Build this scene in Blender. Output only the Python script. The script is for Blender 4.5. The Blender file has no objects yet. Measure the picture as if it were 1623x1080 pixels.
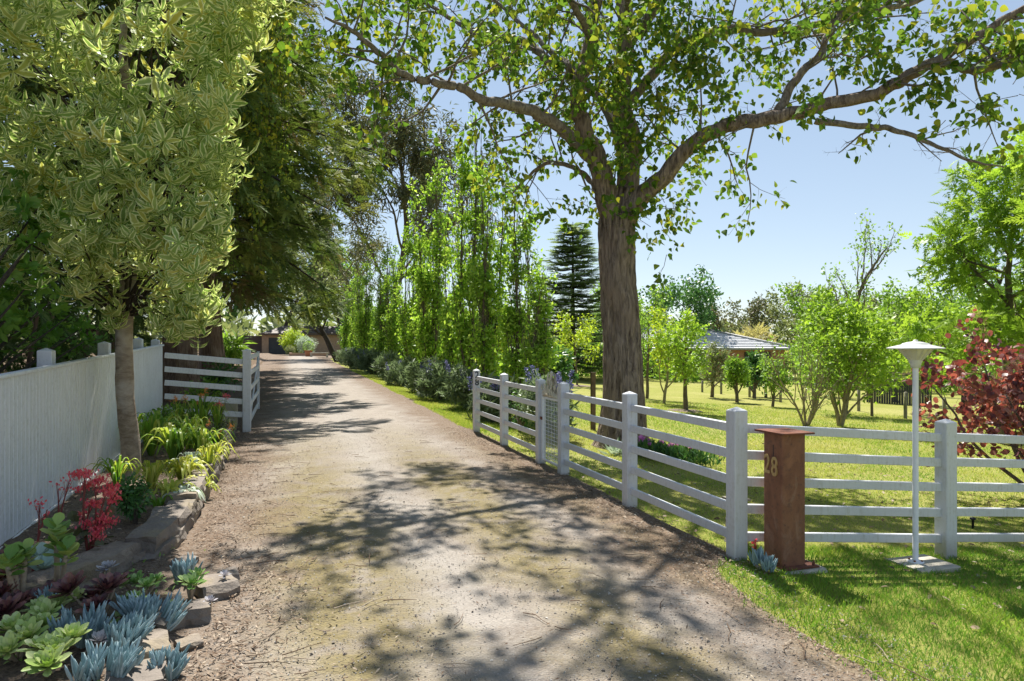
import bpy, math, random
import numpy as np
from mathutils import noise as mnoise, Vector

rng = np.random.default_rng(11)
random.seed(5)
R = math.radians
sc = bpy.context.scene
col = sc.collection

# ------------------------------------------------------------------ camera, sky, sun, exposure
EYE = 1.7
YAW = R(18.0)
CS, SN = math.cos(YAW), math.sin(YAW)
FPX = 1082.0
cam_d = bpy.data.cameras.new('camera')
cam_d.lens = 24.0
cam_d.sensor_width = 36.0
cam_d.shift_y = 2.0 / 1623.0
cam_d.clip_start = 0.05
cam_d.clip_end = 3000.0
cam = bpy.data.objects.new('camera', cam_d)
cam.location = (0, 0, EYE)
cam.rotation_euler = (R(90), 0, -YAW)
col.objects.link(cam)
sc.camera = cam

SUN_AZ = R(9.0)      # from +Y (up the drive) towards +X
SUN_EL = R(57.0)
world = bpy.data.worlds.new('World')
sc.world = world
world.use_nodes = True
wn = world.node_tree
bg = wn.nodes['Background']
sky = wn.nodes.new('ShaderNodeTexSky')
sky.sky_type = 'NISHITA'
sky.sun_disc = False
sky.sun_elevation = SUN_EL
sky.sun_rotation = SUN_AZ
sky.altitude = 50
sky.air_density = 0.85
sky.dust_density = 0.0
sky.ozone_density = 2.3
gam = wn.nodes.new('ShaderNodeGamma')     # softens the contrast between zenith and horizon over the whole dome
gam.inputs[1].default_value = 0.56
wn.links.new(sky.outputs[0], gam.inputs[0])
wn.links.new(gam.outputs[0], bg.inputs[0])
bg.inputs[1].default_value = 0.111

sun_d = bpy.data.lights.new('sun', 'SUN')
sun_d.energy = 3.6
sun_d.angle = R(0.7)
sun_d.color = (1.0, 0.955, 0.88)
sun = bpy.data.objects.new('sun', sun_d)
sd = Vector((math.sin(SUN_AZ) * math.cos(SUN_EL), math.cos(SUN_AZ) * math.cos(SUN_EL), math.sin(SUN_EL)))
sun.rotation_euler = sd.to_track_quat('Z', 'Y').to_euler()
sun.location = (8, 20, 30)
col.objects.link(sun)

vs = sc.view_settings
vs.view_transform = 'Standard'
vs.look = 'None'
vs.exposure = 1.52
vs.gamma = 1.0
vs.use_curve_mapping = False
cy = sc.cycles
cy.max_bounces = 8
cy.diffuse_bounces = 6
cy.glossy_bounces = 2
cy.transmission_bounces = 5
cy.transparent_max_bounces = 4
cy.use_denoising = True
cy.sample_clamp_indirect = 6.0

# ------------------------------------------------------------------ helpers: space
def W(px, py, d):
    """world point seen at photograph pixel (px, py) at depth d"""
    xc = (px - 811.5) * d / FPX
    zc = EYE - (py - 542.0) * d / FPX
    return np.array((xc * CS + d * SN, -xc * SN + d * CS, zc))

def sstep(a, b, x):
    t = np.clip((x - a) / (b - a), 0, 1)
    return t * t * (3 - 2 * t)

def gh(x, y):
    """height of the terrain"""
    x = np.asarray(x, float); y = np.asarray(y, float)
    return (-0.07 * np.clip(x - 3.4, 0, 3) - 0.045 * np.clip(x - 6.4, 0, 40) + 0.18 * sstep(-2.15, -2.6, x)
            + 0.03 * np.sin(x * 0.35) * np.sin(y * 0.31 + 1) * sstep(6, 14, x))

def Gp(px, py, off=0.0):
    """ground point under pixel"""
    d = 8.0
    for _ in range(60):
        p = W(px, py, d)
        drop = EYE - (float(gh(p[0], p[1])) + off)
        d = 0.5 * d + 0.5 * drop * FPX / max(py - 542.0, 1.0)
    p = W(px, py, d); p[2] = float(gh(p[0], p[1])) + off
    return p, d

def nrm(a):
    a = np.asarray(a, float)
    return a / (np.linalg.norm(a, axis=-1, keepdims=True) + 1e-9)

# ------------------------------------------------------------------ helpers: meshes and objects
ORG = {}

class MB:
    def __init__(s):
        s.V = []; s.T = []; s.Q = []; s.R = []; s.U = []; s.n = 0; s.TM = []; s.QM = []
    def add(s, V, T=None, Q=None, rnd=0.5, uv=None, mat=0):
        V = np.asarray(V, float).reshape(-1, 3)
        s.V.append(V); n = len(V)
        s.R.append(np.broadcast_to(np.asarray(rnd, float).reshape(-1), (n,)) if np.size(rnd) in (1, n) else np.full(n, 0.5))
        s.U.append(np.zeros((n, 2)) if uv is None else np.asarray(uv, float).reshape(-1, 2))
        if T is not None and len(T):
            T = np.asarray(T, int).reshape(-1, 3); s.T.append(T + s.n); s.TM.append(np.full(len(T), mat))
        if Q is not None and len(Q):
            Q = np.asarray(Q, int).reshape(-1, 4); s.Q.append(Q + s.n); s.QM.append(np.full(len(Q), mat))
        s.n += n
        return s
    def mesh(s, name, mats, off=(0, 0, 0), smooth=True):
        V = np.concatenate(s.V) - np.asarray(off, float)
        T = np.concatenate(s.T) if s.T else np.zeros((0, 3), int)
        Q = np.concatenate(s.Q) if s.Q else np.zeros((0, 4), int)
        me = bpy.data.meshes.new(name)
        me.vertices.add(len(V)); me.vertices.foreach_set('co', V.astype(np.float32).ravel())
        nl = len(T) * 3 + len(Q) * 4
        me.loops.add(nl)
        me.loops.foreach_set('vertex_index', np.concatenate([T.ravel(), Q.ravel()]).astype(np.int32))
        me.polygons.add(len(T) + len(Q))
        st = np.concatenate([np.arange(len(T)) * 3, len(T) * 3 + np.arange(len(Q)) * 4]).astype(np.int32)
        me.polygons.foreach_set('loop_start', st)
        mi = np.concatenate((s.TM + s.QM) or [np.zeros(0)]).astype(np.int32)
        me.polygons.foreach_set('material_index', mi)
        me.polygons.foreach_set('use_smooth', np.full(len(mi), smooth))
        a = me.attributes.new('rnd', 'FLOAT', 'POINT'); a.data.foreach_set('value', np.concatenate(s.R).astype(np.float32))
        u = np.concatenate(s.U); u3 = np.zeros((len(u), 3), np.float32); u3[:, :2] = u
        a = me.attributes.new('luv', 'FLOAT_VECTOR', 'POINT'); a.data.foreach_set('vector', u3.ravel())
        for m in (mats if isinstance(mats, (list, tuple)) else [mats]):
            me.materials.append(m)
        me.update(calc_edges=True)
        me.validate()
        return me
    def build(s, name, mats, parent=None, smooth=True):
        off = ORG.get(parent.name, (0, 0, 0)) if parent else (0, 0, 0)
        o = bpy.data.objects.new(name, s.mesh(name, mats, off, smooth))
        col.objects.link(o)
        if parent:
            o.parent = parent
            ORG[o.name] = off
        return o

def tag(o, label, cat, group=None, kind=None):
    if label: o['label'] = label
    if cat: o['category'] = cat
    if group: o['group'] = group
    if kind: o['kind'] = kind
    return o

def thing(name, label, cat, loc, group=None):
    o = bpy.data.objects.new(name, None)
    o.empty_display_size = 0.2
    col.objects.link(o)
    o.location = tuple(float(v) for v in loc)
    ORG[o.name] = np.asarray(loc, float)
    return tag(o, label, cat, group)

def copy_tree(o, parent=None):
    c = o.copy(); col.objects.link(c); c.parent = parent
    for ch in list(o.children): copy_tree(ch, c)
    return c

def inst(name, mesh, parent, loc=(0, 0, 0), rot=(0, 0, 0), scale=(1, 1, 1)):
    """a part sharing mesh data, loc in world space"""
    o = bpy.data.objects.new(name, mesh)
    col.objects.link(o)
    off = np.zeros(3)
    if parent:
        o.parent = parent; off = np.asarray(ORG.get(parent.name, (0, 0, 0)))
        ORG[o.name] = off
    o.location = tuple(np.asarray(loc, float) - off)
    o.rotation_euler = rot
    o.scale = scale if np.size(scale) == 3 else (scale,) * 3
    return o

BOXQ = [(0, 3, 2, 1), (4, 5, 6, 7), (0, 1, 5, 4), (1, 2, 6, 5), (2, 3, 7, 6), (3, 0, 4, 7)]
def box(mb, lo, hi, mat=0, rnd=0.5):
    x0, y0, z0 = lo; x1, y1, z1 = hi
    mb.add([(x0, y0, z0), (x1, y0, z0), (x1, y1, z0), (x0, y1, z0), (x0, y0, z1), (x1, y0, z1), (x1, y1, z1), (x0, y1, z1)], Q=BOXQ, mat=mat, rnd=rnd)
    return mb

def bar(mb, a, b, w, h, mat=0, bev=0.004, ends=True):
    """rectangular bar between two points, chamfered long edges; w across (horizontal), h vertical-ish"""
    a = np.asarray(a, float); b = np.asarray(b, float)
    d = nrm(b - a)
    up = np.array((0, 0, 1.0)) if abs(d[2]) < 0.9 else np.array((0, 1.0, 0))
    s = nrm(np.cross(d, up)); u = np.cross(s, d)
    c = bev
    prof = [(-w / 2 + c, -h / 2), (w / 2 - c, -h / 2), (w / 2, -h / 2 + c), (w / 2, h / 2 - c), (w / 2 - c, h / 2), (-w / 2 + c, h / 2), (-w / 2, h / 2 - c), (-w / 2, -h / 2 + c)]
    V = [p + s * x + u * y for p in (a, b) for x, y in prof]
    Q = [(i, (i + 1) % 8, 8 + (i + 1) % 8, 8 + i) for i in range(8)]
    T = []
    if ends:
        Q += [(7, 2, 1, 0), (7, 6, 3, 2), (6, 5, 4, 3), (8, 9, 10, 15), (10, 11, 14, 15), (11, 12, 13, 14)]
    mb.add(V, Q=Q, T=T, mat=mat)
    return mb

def smooth_path(pts, n):
    """Catmull-Rom resample of rows (any columns)"""
    P = np.asarray(pts, float)
    P = np.vstack([2 * P[0] - P[1], P, 2 * P[-1] - P[-2]])
    m = len(P) - 3
    t = np.linspace(0, m - 1e-6, n)
    i = t.astype(int); f = (t - i)[:, None]
    p0, p1, p2, p3 = P[i], P[i + 1], P[i + 2], P[i + 3]
    return 0.5 * (2 * p1 + (p2 - p0) * f + (2 * p0 - 5 * p1 + 4 * p2 - p3) * f * f + (3 * p1 - p0 - 3 * p2 + p3) * f ** 3)

def tube(mb, pts, rad, sides=6, rnd=0.5, cap=True, mat=0, disp=None):
    P = np.asarray(pts, float); n = len(P)
    rad = np.broadcast_to(np.asarray(rad, float), (n,))
    d = np.gradient(P, axis=0); d = nrm(d)
    ref = np.array((1.0, 0, 0)) if abs(d[0][0]) < 0.8 else np.array((0, 1.0, 0))
    u = ref - d * (d @ ref)[:, None]; u = nrm(u)
    v = np.cross(d, u)
    a = np.arange(sides) * 2 * math.pi / sides
    ring = u[:, None] * np.cos(a)[None, :, None] + v[:, None] * np.sin(a)[None, :, None]
    rr = np.repeat(rad[:, None], sides, 1)
    if disp is not None: rr = disp(P, a, rr)
    V = (P[:, None] + ring * rr[:, :, None]).reshape(-1, 3)
    i = np.arange(n - 1)[:, None] * sides; j = np.arange(sides)[None]
    j2 = (j + 1) % sides
    Q = np.stack([i + j, i + j2, i + sides + j2, i + sides + j], -1).reshape(-1, 4)
    ln = np.concatenate([[0], np.cumsum(np.linalg.norm(np.diff(P, axis=0), axis=1))])
    uv = np.stack([np.tile(a, n), np.repeat(ln, sides)], 1)
    T = None
    if cap:
        V = np.vstack([V, P[-1] + d[-1] * rad[-1] * 0.3]); c = n * sides
        b = (n - 1) * sides
        T = [(b + k, b + (k + 1) % sides, c) for k in range(sides)]
        uv = np.vstack([uv, uv[-1]])
    mb.add(V, Q=Q, T=T, rnd=rnd, uv=uv, mat=mat)
    return mb

def lathe(mb, prof, c, sides=24, mat=0):
    """prof rows (r, z)"""
    a = np.arange(sides) * 2 * math.pi / sides
    V = np.array([(c[0] + r * math.cos(t), c[1] + r * math.sin(t), c[2] + z) for r, z in prof for t in a])
    n = len(prof)
    Q = [(k * sides + i, k * sides + (i + 1) % sides, (k + 1) * sides + (i + 1) % sides, (k + 1) * sides + i) for k in range(n - 1) for i in range(sides)]
    mb.add(V, Q=Q, mat=mat)
    return mb

# ------------------------------------------------------------------ helpers: leaves
def leaf_tpl(st, fold=0.25, curl=0.15, cup=0.0):
    """leaf along +Y, length 1. st rows (t, halfwidth). returns V, T, Q, UV"""
    V = [(0, 0, 0)]; U = [(0, 0)]
    for t, w in st:
        z = -curl * t * t
        V += [(-w, t, z + fold * w + cup), (0, t, z), (w, t, z + fold * w + cup)]; U += [(-1, t), (0, t), (1, t)]
    V.append((0, 1, -curl)); U.append((0, 1))
    k = len(st)
    T = [(0, 2, 1), (0, 3, 2)]; Q = []
    for i in range(k - 1):
        a = 1 + 3 * i; b = a + 3
        Q += [(a, a + 1, b + 1, b), (a + 1, a + 2, b + 2, b + 1)]
    a = 1 + 3 * (k - 1); e = 1 + 3 * k
    T += [(a, a + 1, e), (a + 1, a + 2, e)]
    return np.array(V, float), np.array(T), np.array(Q).reshape(-1, 4), np.array(U, float)

L_OBO = leaf_tpl([(0.25, 0.085), (0.6, 0.155), (0.88, 0.10)], 0.3, 0.28)        # obovate, variegated tree
L_HEART = leaf_tpl([(0.10, 0.25), (0.32, 0.36), (0.65, 0.22)], 0.22, 0.25)   # heart shape
L_OVAL = leaf_tpl([(0.3, 0.24), (0.7, 0.24)], 0.25, 0.2)
L_ROUND = leaf_tpl([(0.2, 0.3), (0.55, 0.44), (0.88, 0.28)], 0.15, 0.12)
L_LANCE = leaf_tpl([(0.4, 0.1)], 0.2, 0.3)
L_DIAM = (np.array([(0, 0, 0), (-0.27, 0.45, 0.08), (0.27, 0.45, 0.08), (0, 1, -0.08)], float), np.array([(0, 3, 1), (0, 2, 3)]), np.zeros((0, 4), int),
          np.array([(0, 0), (-1, .5), (1, .5), (0, 1)], float))
L_MID = (np.array([(0, 0, 0), (-.25, .4, .06), (.25, .4, .06), (0, .5, 0), (0, 1, -.15)], float), np.array([(0, 3, 1), (0, 2, 3), (1, 3, 4), (3, 2, 4)]), np.zeros((0, 4), int), np.array([(0, 0), (-1, .4), (1, .4), (0, .5), (0, 1)], float))
L_NARROW = (np.array([(0, 0, 0), (-.1, .4, .02), (.1, .4, .02), (0, 1, -.2)], float), np.array([(0, 3, 1), (0, 2, 3)]), np.zeros((0, 4), int), np.array([(0, 0), (-1, .4), (1, .4), (0, 1)], float))
L_CHIP = (L_NARROW[0] * np.array((1.25, 1, .5)),) + L_NARROW[1:]
L_STRAP = leaf_tpl([(0.15, 0.03), (0.45, 0.035), (0.75, 0.026)], 0.35, 0.0)

def merge_tpl(items):
    V = []; T = []; Q = []; U = []; n = 0
    for v, t, q, u in items:
        V.append(v); U.append(u); T.append(t + n); Q.append(q + n); n += len(v)
    return np.concatenate(V), np.concatenate(T), np.concatenate(Q), np.concatenate(U)

def xform(tpl, pos, d, nn, s):
    v, t, q, u = tpl
    d = nrm(np.asarray(d, float)); nn = np.asarray(nn, float); nn = nrm(nn - d * (nn @ d)); x = np.cross(d, nn)
    return np.asarray(pos) + (v[:, :1] * x + v[:, 1:2] * d + v[:, 2:] * nn) * s, t, q, u

def whorl_tpl(leaf, n, elev, s0=1.0, r=None):
    r = r or np.random.default_rng(3)
    it = []
    for i in range(n):
        a = i * 2.4 + r.uniform(-.5, .5); e = elev + r.uniform(-.5, .5)
        d = np.array((math.cos(a) * math.cos(e), math.sin(e), math.sin(a) * math.cos(e)))
        it.append(xform(leaf, (0, 0.45 * r.uniform(0, 1), 0), d, (0.01, 1, 0.02), s0 * r.uniform(.55, 1.15)))
    return merge_tpl(it)

def spray_tpl(n, ang, leaf_w, taper=True, droop=0.1, seed=1):
    """flat frond along +Y with side leaflets"""
    r = np.random.default_rng(seed)
    it = []
    for i in range(n):
        t = 0.08 + 0.9 * i / n
        for sgn in (-1, 1):
            a = ang + r.uniform(-.2, .2)
            L = (0.42 * (1 - 0.65 * t) if taper else 0.3) * r.uniform(.75, 1.15)
            d = np.array((sgn * math.sin(a), math.cos(a), r.uniform(-.15, .12)))
            v = np.array([(-leaf_w * .95, 0.18, 0), (leaf_w * .95, .18, 0), (0, 1.05, 0)], float)
            it.append(xform((v, np.array([(0, 1, 2)]), np.zeros((0, 4), int), np.array([(-1, .2), (1, .2), (0, 1)], float)),
                            (0, t, -droop * t * t), d, (0, 0, 1), L))
    v = np.array([(0, 0.5, -droop * .25), (-leaf_w * .4, 0.75, -droop * .5), (leaf_w * .4, .75, -droop * .5), (0, 1.12, -droop)], float)
    it.append((v, np.array([(0, 2, 1), (1, 2, 3)]), np.zeros((0, 4), int), np.zeros((4, 2))))
    return merge_tpl(it)

def put(mb, tpl, pos, d, n, size, rnd, mat=0):
    v, t, q, u = tpl
    pos = np.asarray(pos, float); N = len(pos)
    if N == 0: return
    d = nrm(d); n = np.asarray(n, float)
    n = n - d * np.sum(n * d, 1, keepdims=True); n = nrm(n)
    x = np.cross(d, n)
    size = np.broadcast_to(np.asarray(size, float), (N,))
    V = pos[:, None] + (x[:, None] * v[None, :, :1] + d[:, None] * v[None, :, 1:2] + n[:, None] * v[None, :, 2:]) * size[:, None, None]
    k = len(v); o = (np.arange(N) * k)[:, None, None]
    T = (t[None] + o).reshape(-1, 3); Q = (q[None] + o).reshape(-1, 4)
    mb.add(V.reshape(-1, 3), T=T, Q=Q, rnd=np.repeat(np.broadcast_to(rnd, (N,)), k), uv=np.tile(u, (N, 1)), mat=mat)

def rdir(n, r=rng):
    return nrm(r.normal(size=(n, 3)))

# ------------------------------------------------------------------ helpers: branching
def grow(wood, p0, d0, L, r0, lvl, par, anchors, r):
    nseg = max(3, int(L / par['seg'][lvl]))
    p = np.array(p0, float); d = nrm(d0)
    P = [p.copy()]; D = [d.copy()]
    st = L / nseg
    for i in range(nseg):
        d = nrm(d + r.normal(size=3) * par['wob'][lvl] + np.array((0, 0, par['up'][lvl])))
        p = p + d * st
        P.append(p.copy()); D.append(d.copy())
    P = np.array(P); D = np.array(D)
    rad = r0 * np.linspace(1, par.get('tap', 0.35), nseg + 1)
    if r0 > par.get('minr', 0.0):
        tube(wood, P, rad, par['sides'][lvl], rnd=r.random())
    last = lvl == len(par['n'])
    if last or lvl >= par.get('leaf_from', 99):
        k0 = int(len(P) * par.get('a0', 0.25))
        anchors.append(np.hstack([P[k0:], D[k0:]]))
    if last: return
    n = par['n'][lvl]; t0, t1 = par['t'][lvl]
    az = r.uniform(0, 6.28)
    for i in range(n):
        t = t0 + (t1 - t0) * (i + r.uniform(.1, .9)) / n
        k = t * nseg; j = min(int(k), nseg - 1); f = k - j
        pp = P[j] * (1 - f) + P[j + 1] * f; dd = D[j]
        az += 2.4 + r.uniform(-.5, .5)
        ref = np.array((1.0, 0, 0)) if abs(dd[0]) < .8 else np.array((0, 1.0, 0))
        u = nrm(np.cross(dd, ref)); v = np.cross(dd, u)
        a = par['ang'][lvl] * r.uniform(.75, 1.25)
        nd = dd * math.cos(a) + (u * math.cos(az) + v * math.sin(az)) * math.sin(a)
        l2 = L * par['lr'][lvl] * (1 - par.get('lt', 0.45) * t) * r.uniform(.7, 1.15)
        grow(wood, pp, nd, l2, max(r0 * (1 - .62 * t) * par['rr'][lvl], 0.002), lvl + 1, par, anchors, r)

def leaves_at(mb, tpl, A, per, size, r, spread=0.06, along=0.5, droop=0.3, szv=0.3, rnd=(0, 1), up=1.0):
    """leaves around anchors (pos, dir)"""
    n = len(A) * per
    idx = np.repeat(np.arange(len(A)), per)
    pos = A[idx, :3] + r.normal(size=(n, 3)) * spread
    d = A[idx, 3:] * along + rdir(n, r) + np.array((0, 0, -droop))
    nn = rdir(n, r) * 0.9 + np.array((0, 0, up))
    put(mb, tpl, pos, d, nn, size * r.uniform(1 - szv, 1 + szv, n), r.uniform(rnd[0], rnd[1], n))

def blobs(mb, tpl, C, RR, per, size, r, droop=0.2, shell=0.55, flat=1.0, rnd=(0, 1), szv=0.3, out=1.0, nup=0.6):
    """leaf tufts on blob surfaces; C centres, RR radii"""
    C = np.asarray(C, float); RR = np.asarray(RR, float)
    cnt = np.maximum((per * RR ** 2).astype(int), 3)
    idx = np.repeat(np.arange(len(C)), cnt); n = len(idx)
    u = rdir(n, r)
    rr = RR[idx] * (shell + (1 - shell) * r.random(n) ** 0.6)
    q = u * rr[:, None]; q[:, 2] *= flat
    d = u * out + rdir(n, r) * 0.55 + np.array((0, 0, -droop))
    nn = u * 0.5 + rdir(n, r) * 0.5 + np.array((0, 0, nup))
    put(mb, tpl, C[idx] + q, d, nn, size * r.uniform(1 - szv, 1 + szv, n), r.uniform(rnd[0], rnd[1], n))
    return n

# ------------------------------------------------------------------ materials
def new_mat(name):
    m = bpy.data.materials.new(name); m.use_nodes = True
    nt = m.node_tree
    return m, nt, nt.nodes['Principled BSDF']

def nd(nt, t, **kw):
    n = nt.nodes.new('ShaderNode' + t)
    for k, v in kw.items():
        if k in n.inputs: 
            if hasattr(v, 'is_output'): nt.links.new(v, n.inputs[k])
            else: n.inputs[k].default_value = v
        else: setattr(n, k, v)
    return n

def c4(c): return (c[0], c[1], c[2], 1.0)

def ramp(nt, fac, stops):
    n = nt.nodes.new('ShaderNodeValToRGB')
    e = n.color_ramp.elements
    while len(e) < len(stops): e.new(0.5)
    for el, (p, c) in zip(e, stops):
        el.position = p; el.color = c4(c) if not np.isscalar(c) else (c, c, c, 1)
    nt.links.new(fac, n.inputs[0])
    return n.outputs[0]

def mixc(nt, fac, a, b, mode='MIX'):
    n = nt.nodes.new('ShaderNodeMix'); n.data_type = 'RGBA'; n.blend_type = mode
    for i, v in ((0, fac), (6, a), (7, b)):
        if hasattr(v, 'is_output'): nt.links.new(v, n.inputs[i])
        else: n.inputs[i].default_value = v if i == 0 else c4(v)
    return n.outputs[2]

def mth(nt, op, a, b=0.0, clamp=False):
    n = nt.nodes.new('ShaderNodeMath'); n.operation = op; n.use_clamp = clamp
    for i, v in enumerate((a, b)):
        if hasattr(v, 'is_output'): nt.links.new(v, n.inputs[i])
        else: n.inputs[i].default_value = v
    return n.outputs[0]

def coord(nt, scale=(1, 1, 1)):
    t = nt.nodes.new('ShaderNodeNewGeometry')
    if scale == (1, 1, 1): return t.outputs['Position']
    m = nt.nodes.new('ShaderNodeMapping'); m.inputs['Scale'].default_value = scale
    nt.links.new(t.outputs['Position'], m.inputs[0])
    return m.outputs[0]

def ocoord(nt, scale=(1, 1, 1)):
    t = nt.nodes.new('ShaderNodeTexCoord')
    m = nt.nodes.new('ShaderNodeMapping'); m.inputs['Scale'].default_value = scale
    nt.links.new(t.outputs['Object'], m.inputs[0])
    return m.outputs[0]

def noi(nt, vec, scale, detail=4, rough=0.55, dist=0.0):
    n = nd(nt, 'TexNoise', Scale=scale, Detail=detail, Roughness=rough, Distortion=dist)
    nt.links.new(vec, n.inputs['Vector'])
    return n.outputs['Fac']

def bump(nt, bsdf, h, strength, dist):
    b = nd(nt, 'Bump', Strength=strength, Distance=dist)
    nt.links.new(h, b.inputs['Height'])
    nt.links.new(b.outputs[0], bsdf.inputs['Normal'])

def lk(nt, a, b): nt.links.new(a, b)

def leaf_mat(name, stops, transl=0.42, rough=0.45, edge=None, tint=(1.25, 1.25, 0.75), spec=0.35, emw=0.62):
    m, nt, bs = new_mat(name)
    at = nd(nt, 'Attribute', attribute_name='rnd')
    k = len(stops)
    c = ramp(nt, at.outputs['Fac'], [(i / max(k - 1, 1), tuple(min(v * 1.38, .85) for v in s)) for i, s in enumerate(stops)])
    lu = nd(nt, 'Attribute', attribute_name='luv')
    sx = nd(nt, 'SeparateXYZ'); lk(nt, lu.outputs['Vector'], sx.inputs[0])
    au = mth(nt, 'ABSOLUTE', sx.outputs[0])
    if edge is not None:
        nz = noi(nt, coord(nt), 40, 2)
        f = ramp(nt, mth(nt, 'ADD', au, mth(nt, 'MULTIPLY', mth(nt, 'SUBTRACT', nz, 0.5), 0.5)), [(emw - .12, 0.0), (emw + .12, 1.0)])
        c = mixc(nt, f, c, edge)
    else:
        f = ramp(nt, au, [(0.0, 1.0), (0.16, 0.0)])
        c = mixc(nt, mth(nt, 'MULTIPLY', f, 0.25), c, (0.30, 0.33, 0.12))
    lk(nt, c, bs.inputs['Base Color'])
    bs.inputs['Roughness'].default_value = rough
    bs.inputs['Specular IOR Level'].default_value = spec
    tr = nd(nt, 'BsdfTranslucent')
    tc = mixc(nt, 1.0, c, tint, 'MULTIPLY')
    lk(nt, tc, tr.inputs[0])
    mx = nd(nt, 'MixShader'); mx.inputs[0].default_value = transl
    lk(nt, bs.outputs[0], mx.inputs[1]); lk(nt, tr.outputs[0], mx.inputs[2])
    lk(nt, mx.outputs[0], nt.nodes['Material Output'].inputs[0])
    return m

def bark_mat(name, c1, c2, c3, su=3.0, sv=1.2, bs_=0.6, dist=0.03, moss=0.0, ring=False):
    m, nt, bs = new_mat(name)
    v = ocoord(nt, (su, su, sv))
    n1 = noi(nt, v, 6, 6, .65, 0.6); n2 = noi(nt, ocoord(nt), 2.2, 4); n3 = noi(nt, ocoord(nt, (su * 2, su * 2, sv * 2)), 14, 3)
    c = mixc(nt, ramp(nt, n1, [(0.35, 0.0), (0.62, 1.0)]), c1, c2)
    c = mixc(nt, ramp(nt, n2, [(0.48, 0.0), (0.68, 0.8)]), c, c3)
    if moss:
        c = mixc(nt, mth(nt, 'MULTIPLY', ramp(nt, noi(nt, ocoord(nt), 5, 5), [(0.5, 0.0), (0.62, 1.0)]), moss), c, (0.16, 0.15, 0.07))
    lk(nt, c, bs.inputs['Base Color'])
    bs.inputs['Roughness'].default_value = 0.9
    bs.inputs['Specular IOR Level'].default_value = 0.15
    bump(nt, bs, mth(nt, 'ADD', n1, mth(nt, 'MULTIPLY', n3, 0.4)), bs_, dist)
    return m

def plain(name, c1, c2=None, rough=0.7, scale=6, bmp=0.0, bd=0.004, metal=0.0, spec=0.3, bscale=60):
    m, nt, bs = new_mat(name)
    c2 = c2 or tuple(x * 0.85 for x in c1)
    n = noi(nt, ocoord(nt), scale, 5)
    lk(nt, mixc(nt, ramp(nt, n, [(0.35, 0.0), (0.65, 1.0)]), c1, c2), bs.inputs['Base Color'])
    bs.inputs['Roughness'].default_value = rough
    bs.inputs['Metallic'].default_value = metal
    bs.inputs['Specular IOR Level'].default_value = spec
    if bmp: bump(nt, bs, noi(nt, ocoord(nt), bscale, 4), bmp, bd)
    return m

M = {}
# painted timber, pale grey, weather stains
def paint(name, c, dirt=(0.42, 0.41, 0.36)):
    m, nt, bs = new_mat(name)
    n1 = noi(nt, coord(nt), 3.0, 5); n2 = noi(nt, coord(nt, (14, 14, 1.3)), 4, 4); n3 = noi(nt, coord(nt), 28, 4, .7)
    base = mixc(nt, ramp(nt, n1, [(0.3, 0.0), (0.7, 1.0)]), c, tuple(x * .92 for x in c))
    f = mth(nt, 'MULTIPLY', ramp(nt, mth(nt, 'MULTIPLY', n2, n3), [(0.24, 0.0), (0.40, 1.0)]), 0.45)
    base = mixc(nt, f, base, dirt)
    # splash-back soil low on the timber
    g = nt.nodes.new('ShaderNodeTexCoord'); s = nd(nt, 'SeparateXYZ'); lk(nt, coord(nt), s.inputs[0])
    low = mth(nt, 'MULTIPLY', ramp(nt, mth(nt, 'ADD', s.outputs[2], mth(nt, 'MULTIPLY', n1, 0.12)), [(0.0, 1.0), (0.14, 0.0)]), 0.55)
    base = mixc(nt, low, base, (0.30, 0.26, 0.20))
    lk(nt, base, bs.inputs['Base Color'])
    bs.inputs['Roughness'].default_value = 0.5
    bs.inputs['Specular IOR Level'].default_value = 0.3
    bump(nt, bs, noi(nt, coord(nt, (30, 30, 6)), 5, 4), 0.12, 0.004)
    return m
M['paint'] = paint('pale_grey_paint', (0.64, 0.65, 0.68))
M['paint_l'] = paint('pale_fence_paint', (0.76, 0.77, 0.79))
M['white'] = plain('white_metal_paint', (0.78, 0.79, 0.82), (0.70, 0.71, 0.74), 0.35, 9, 0.05)
M['hood'] = plain('lamp_hood_paint', (0.62, 0.62, 0.58), (0.50, 0.50, 0.45), 0.45, 20, 0.05)
M['opal'] = plain('lamp_opal_plastic', (0.62, 0.60, 0.50), (0.52, 0.50, 0.40), 0.35, 12)
M['digit'] = plain('dark_numeral', (0.02, 0.022, 0.03), None, 0.4)
M['brass'] = plain('tarnished_brass', (0.55, 0.37, 0.16), (0.42, 0.27, 0.11), 0.45, 30, 0.15, metal=0.2)
M['concrete'] = plain('pad_concrete', (0.50, 0.46, 0.38), (0.36, 0.33, 0.27), 0.9, 9, 0.5, 0.01)
M['steel_base'] = plain('rusty_plate', (0.20, 0.075, 0.04), (0.12, 0.05, 0.035), 0.85, 12, 0.4)
M['ironwood'] = plain('weathered_post_timber', (0.16, 0.11, 0.07), (0.10, 0.07, 0.05), 0.9, 8, 0.5, 0.008)
M['pole_grey'] = plain('grey_post_timber', (0.26, 0.24, 0.19), (0.18, 0.17, 0.12), 0.9, 8, 0.5, 0.008)

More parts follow.
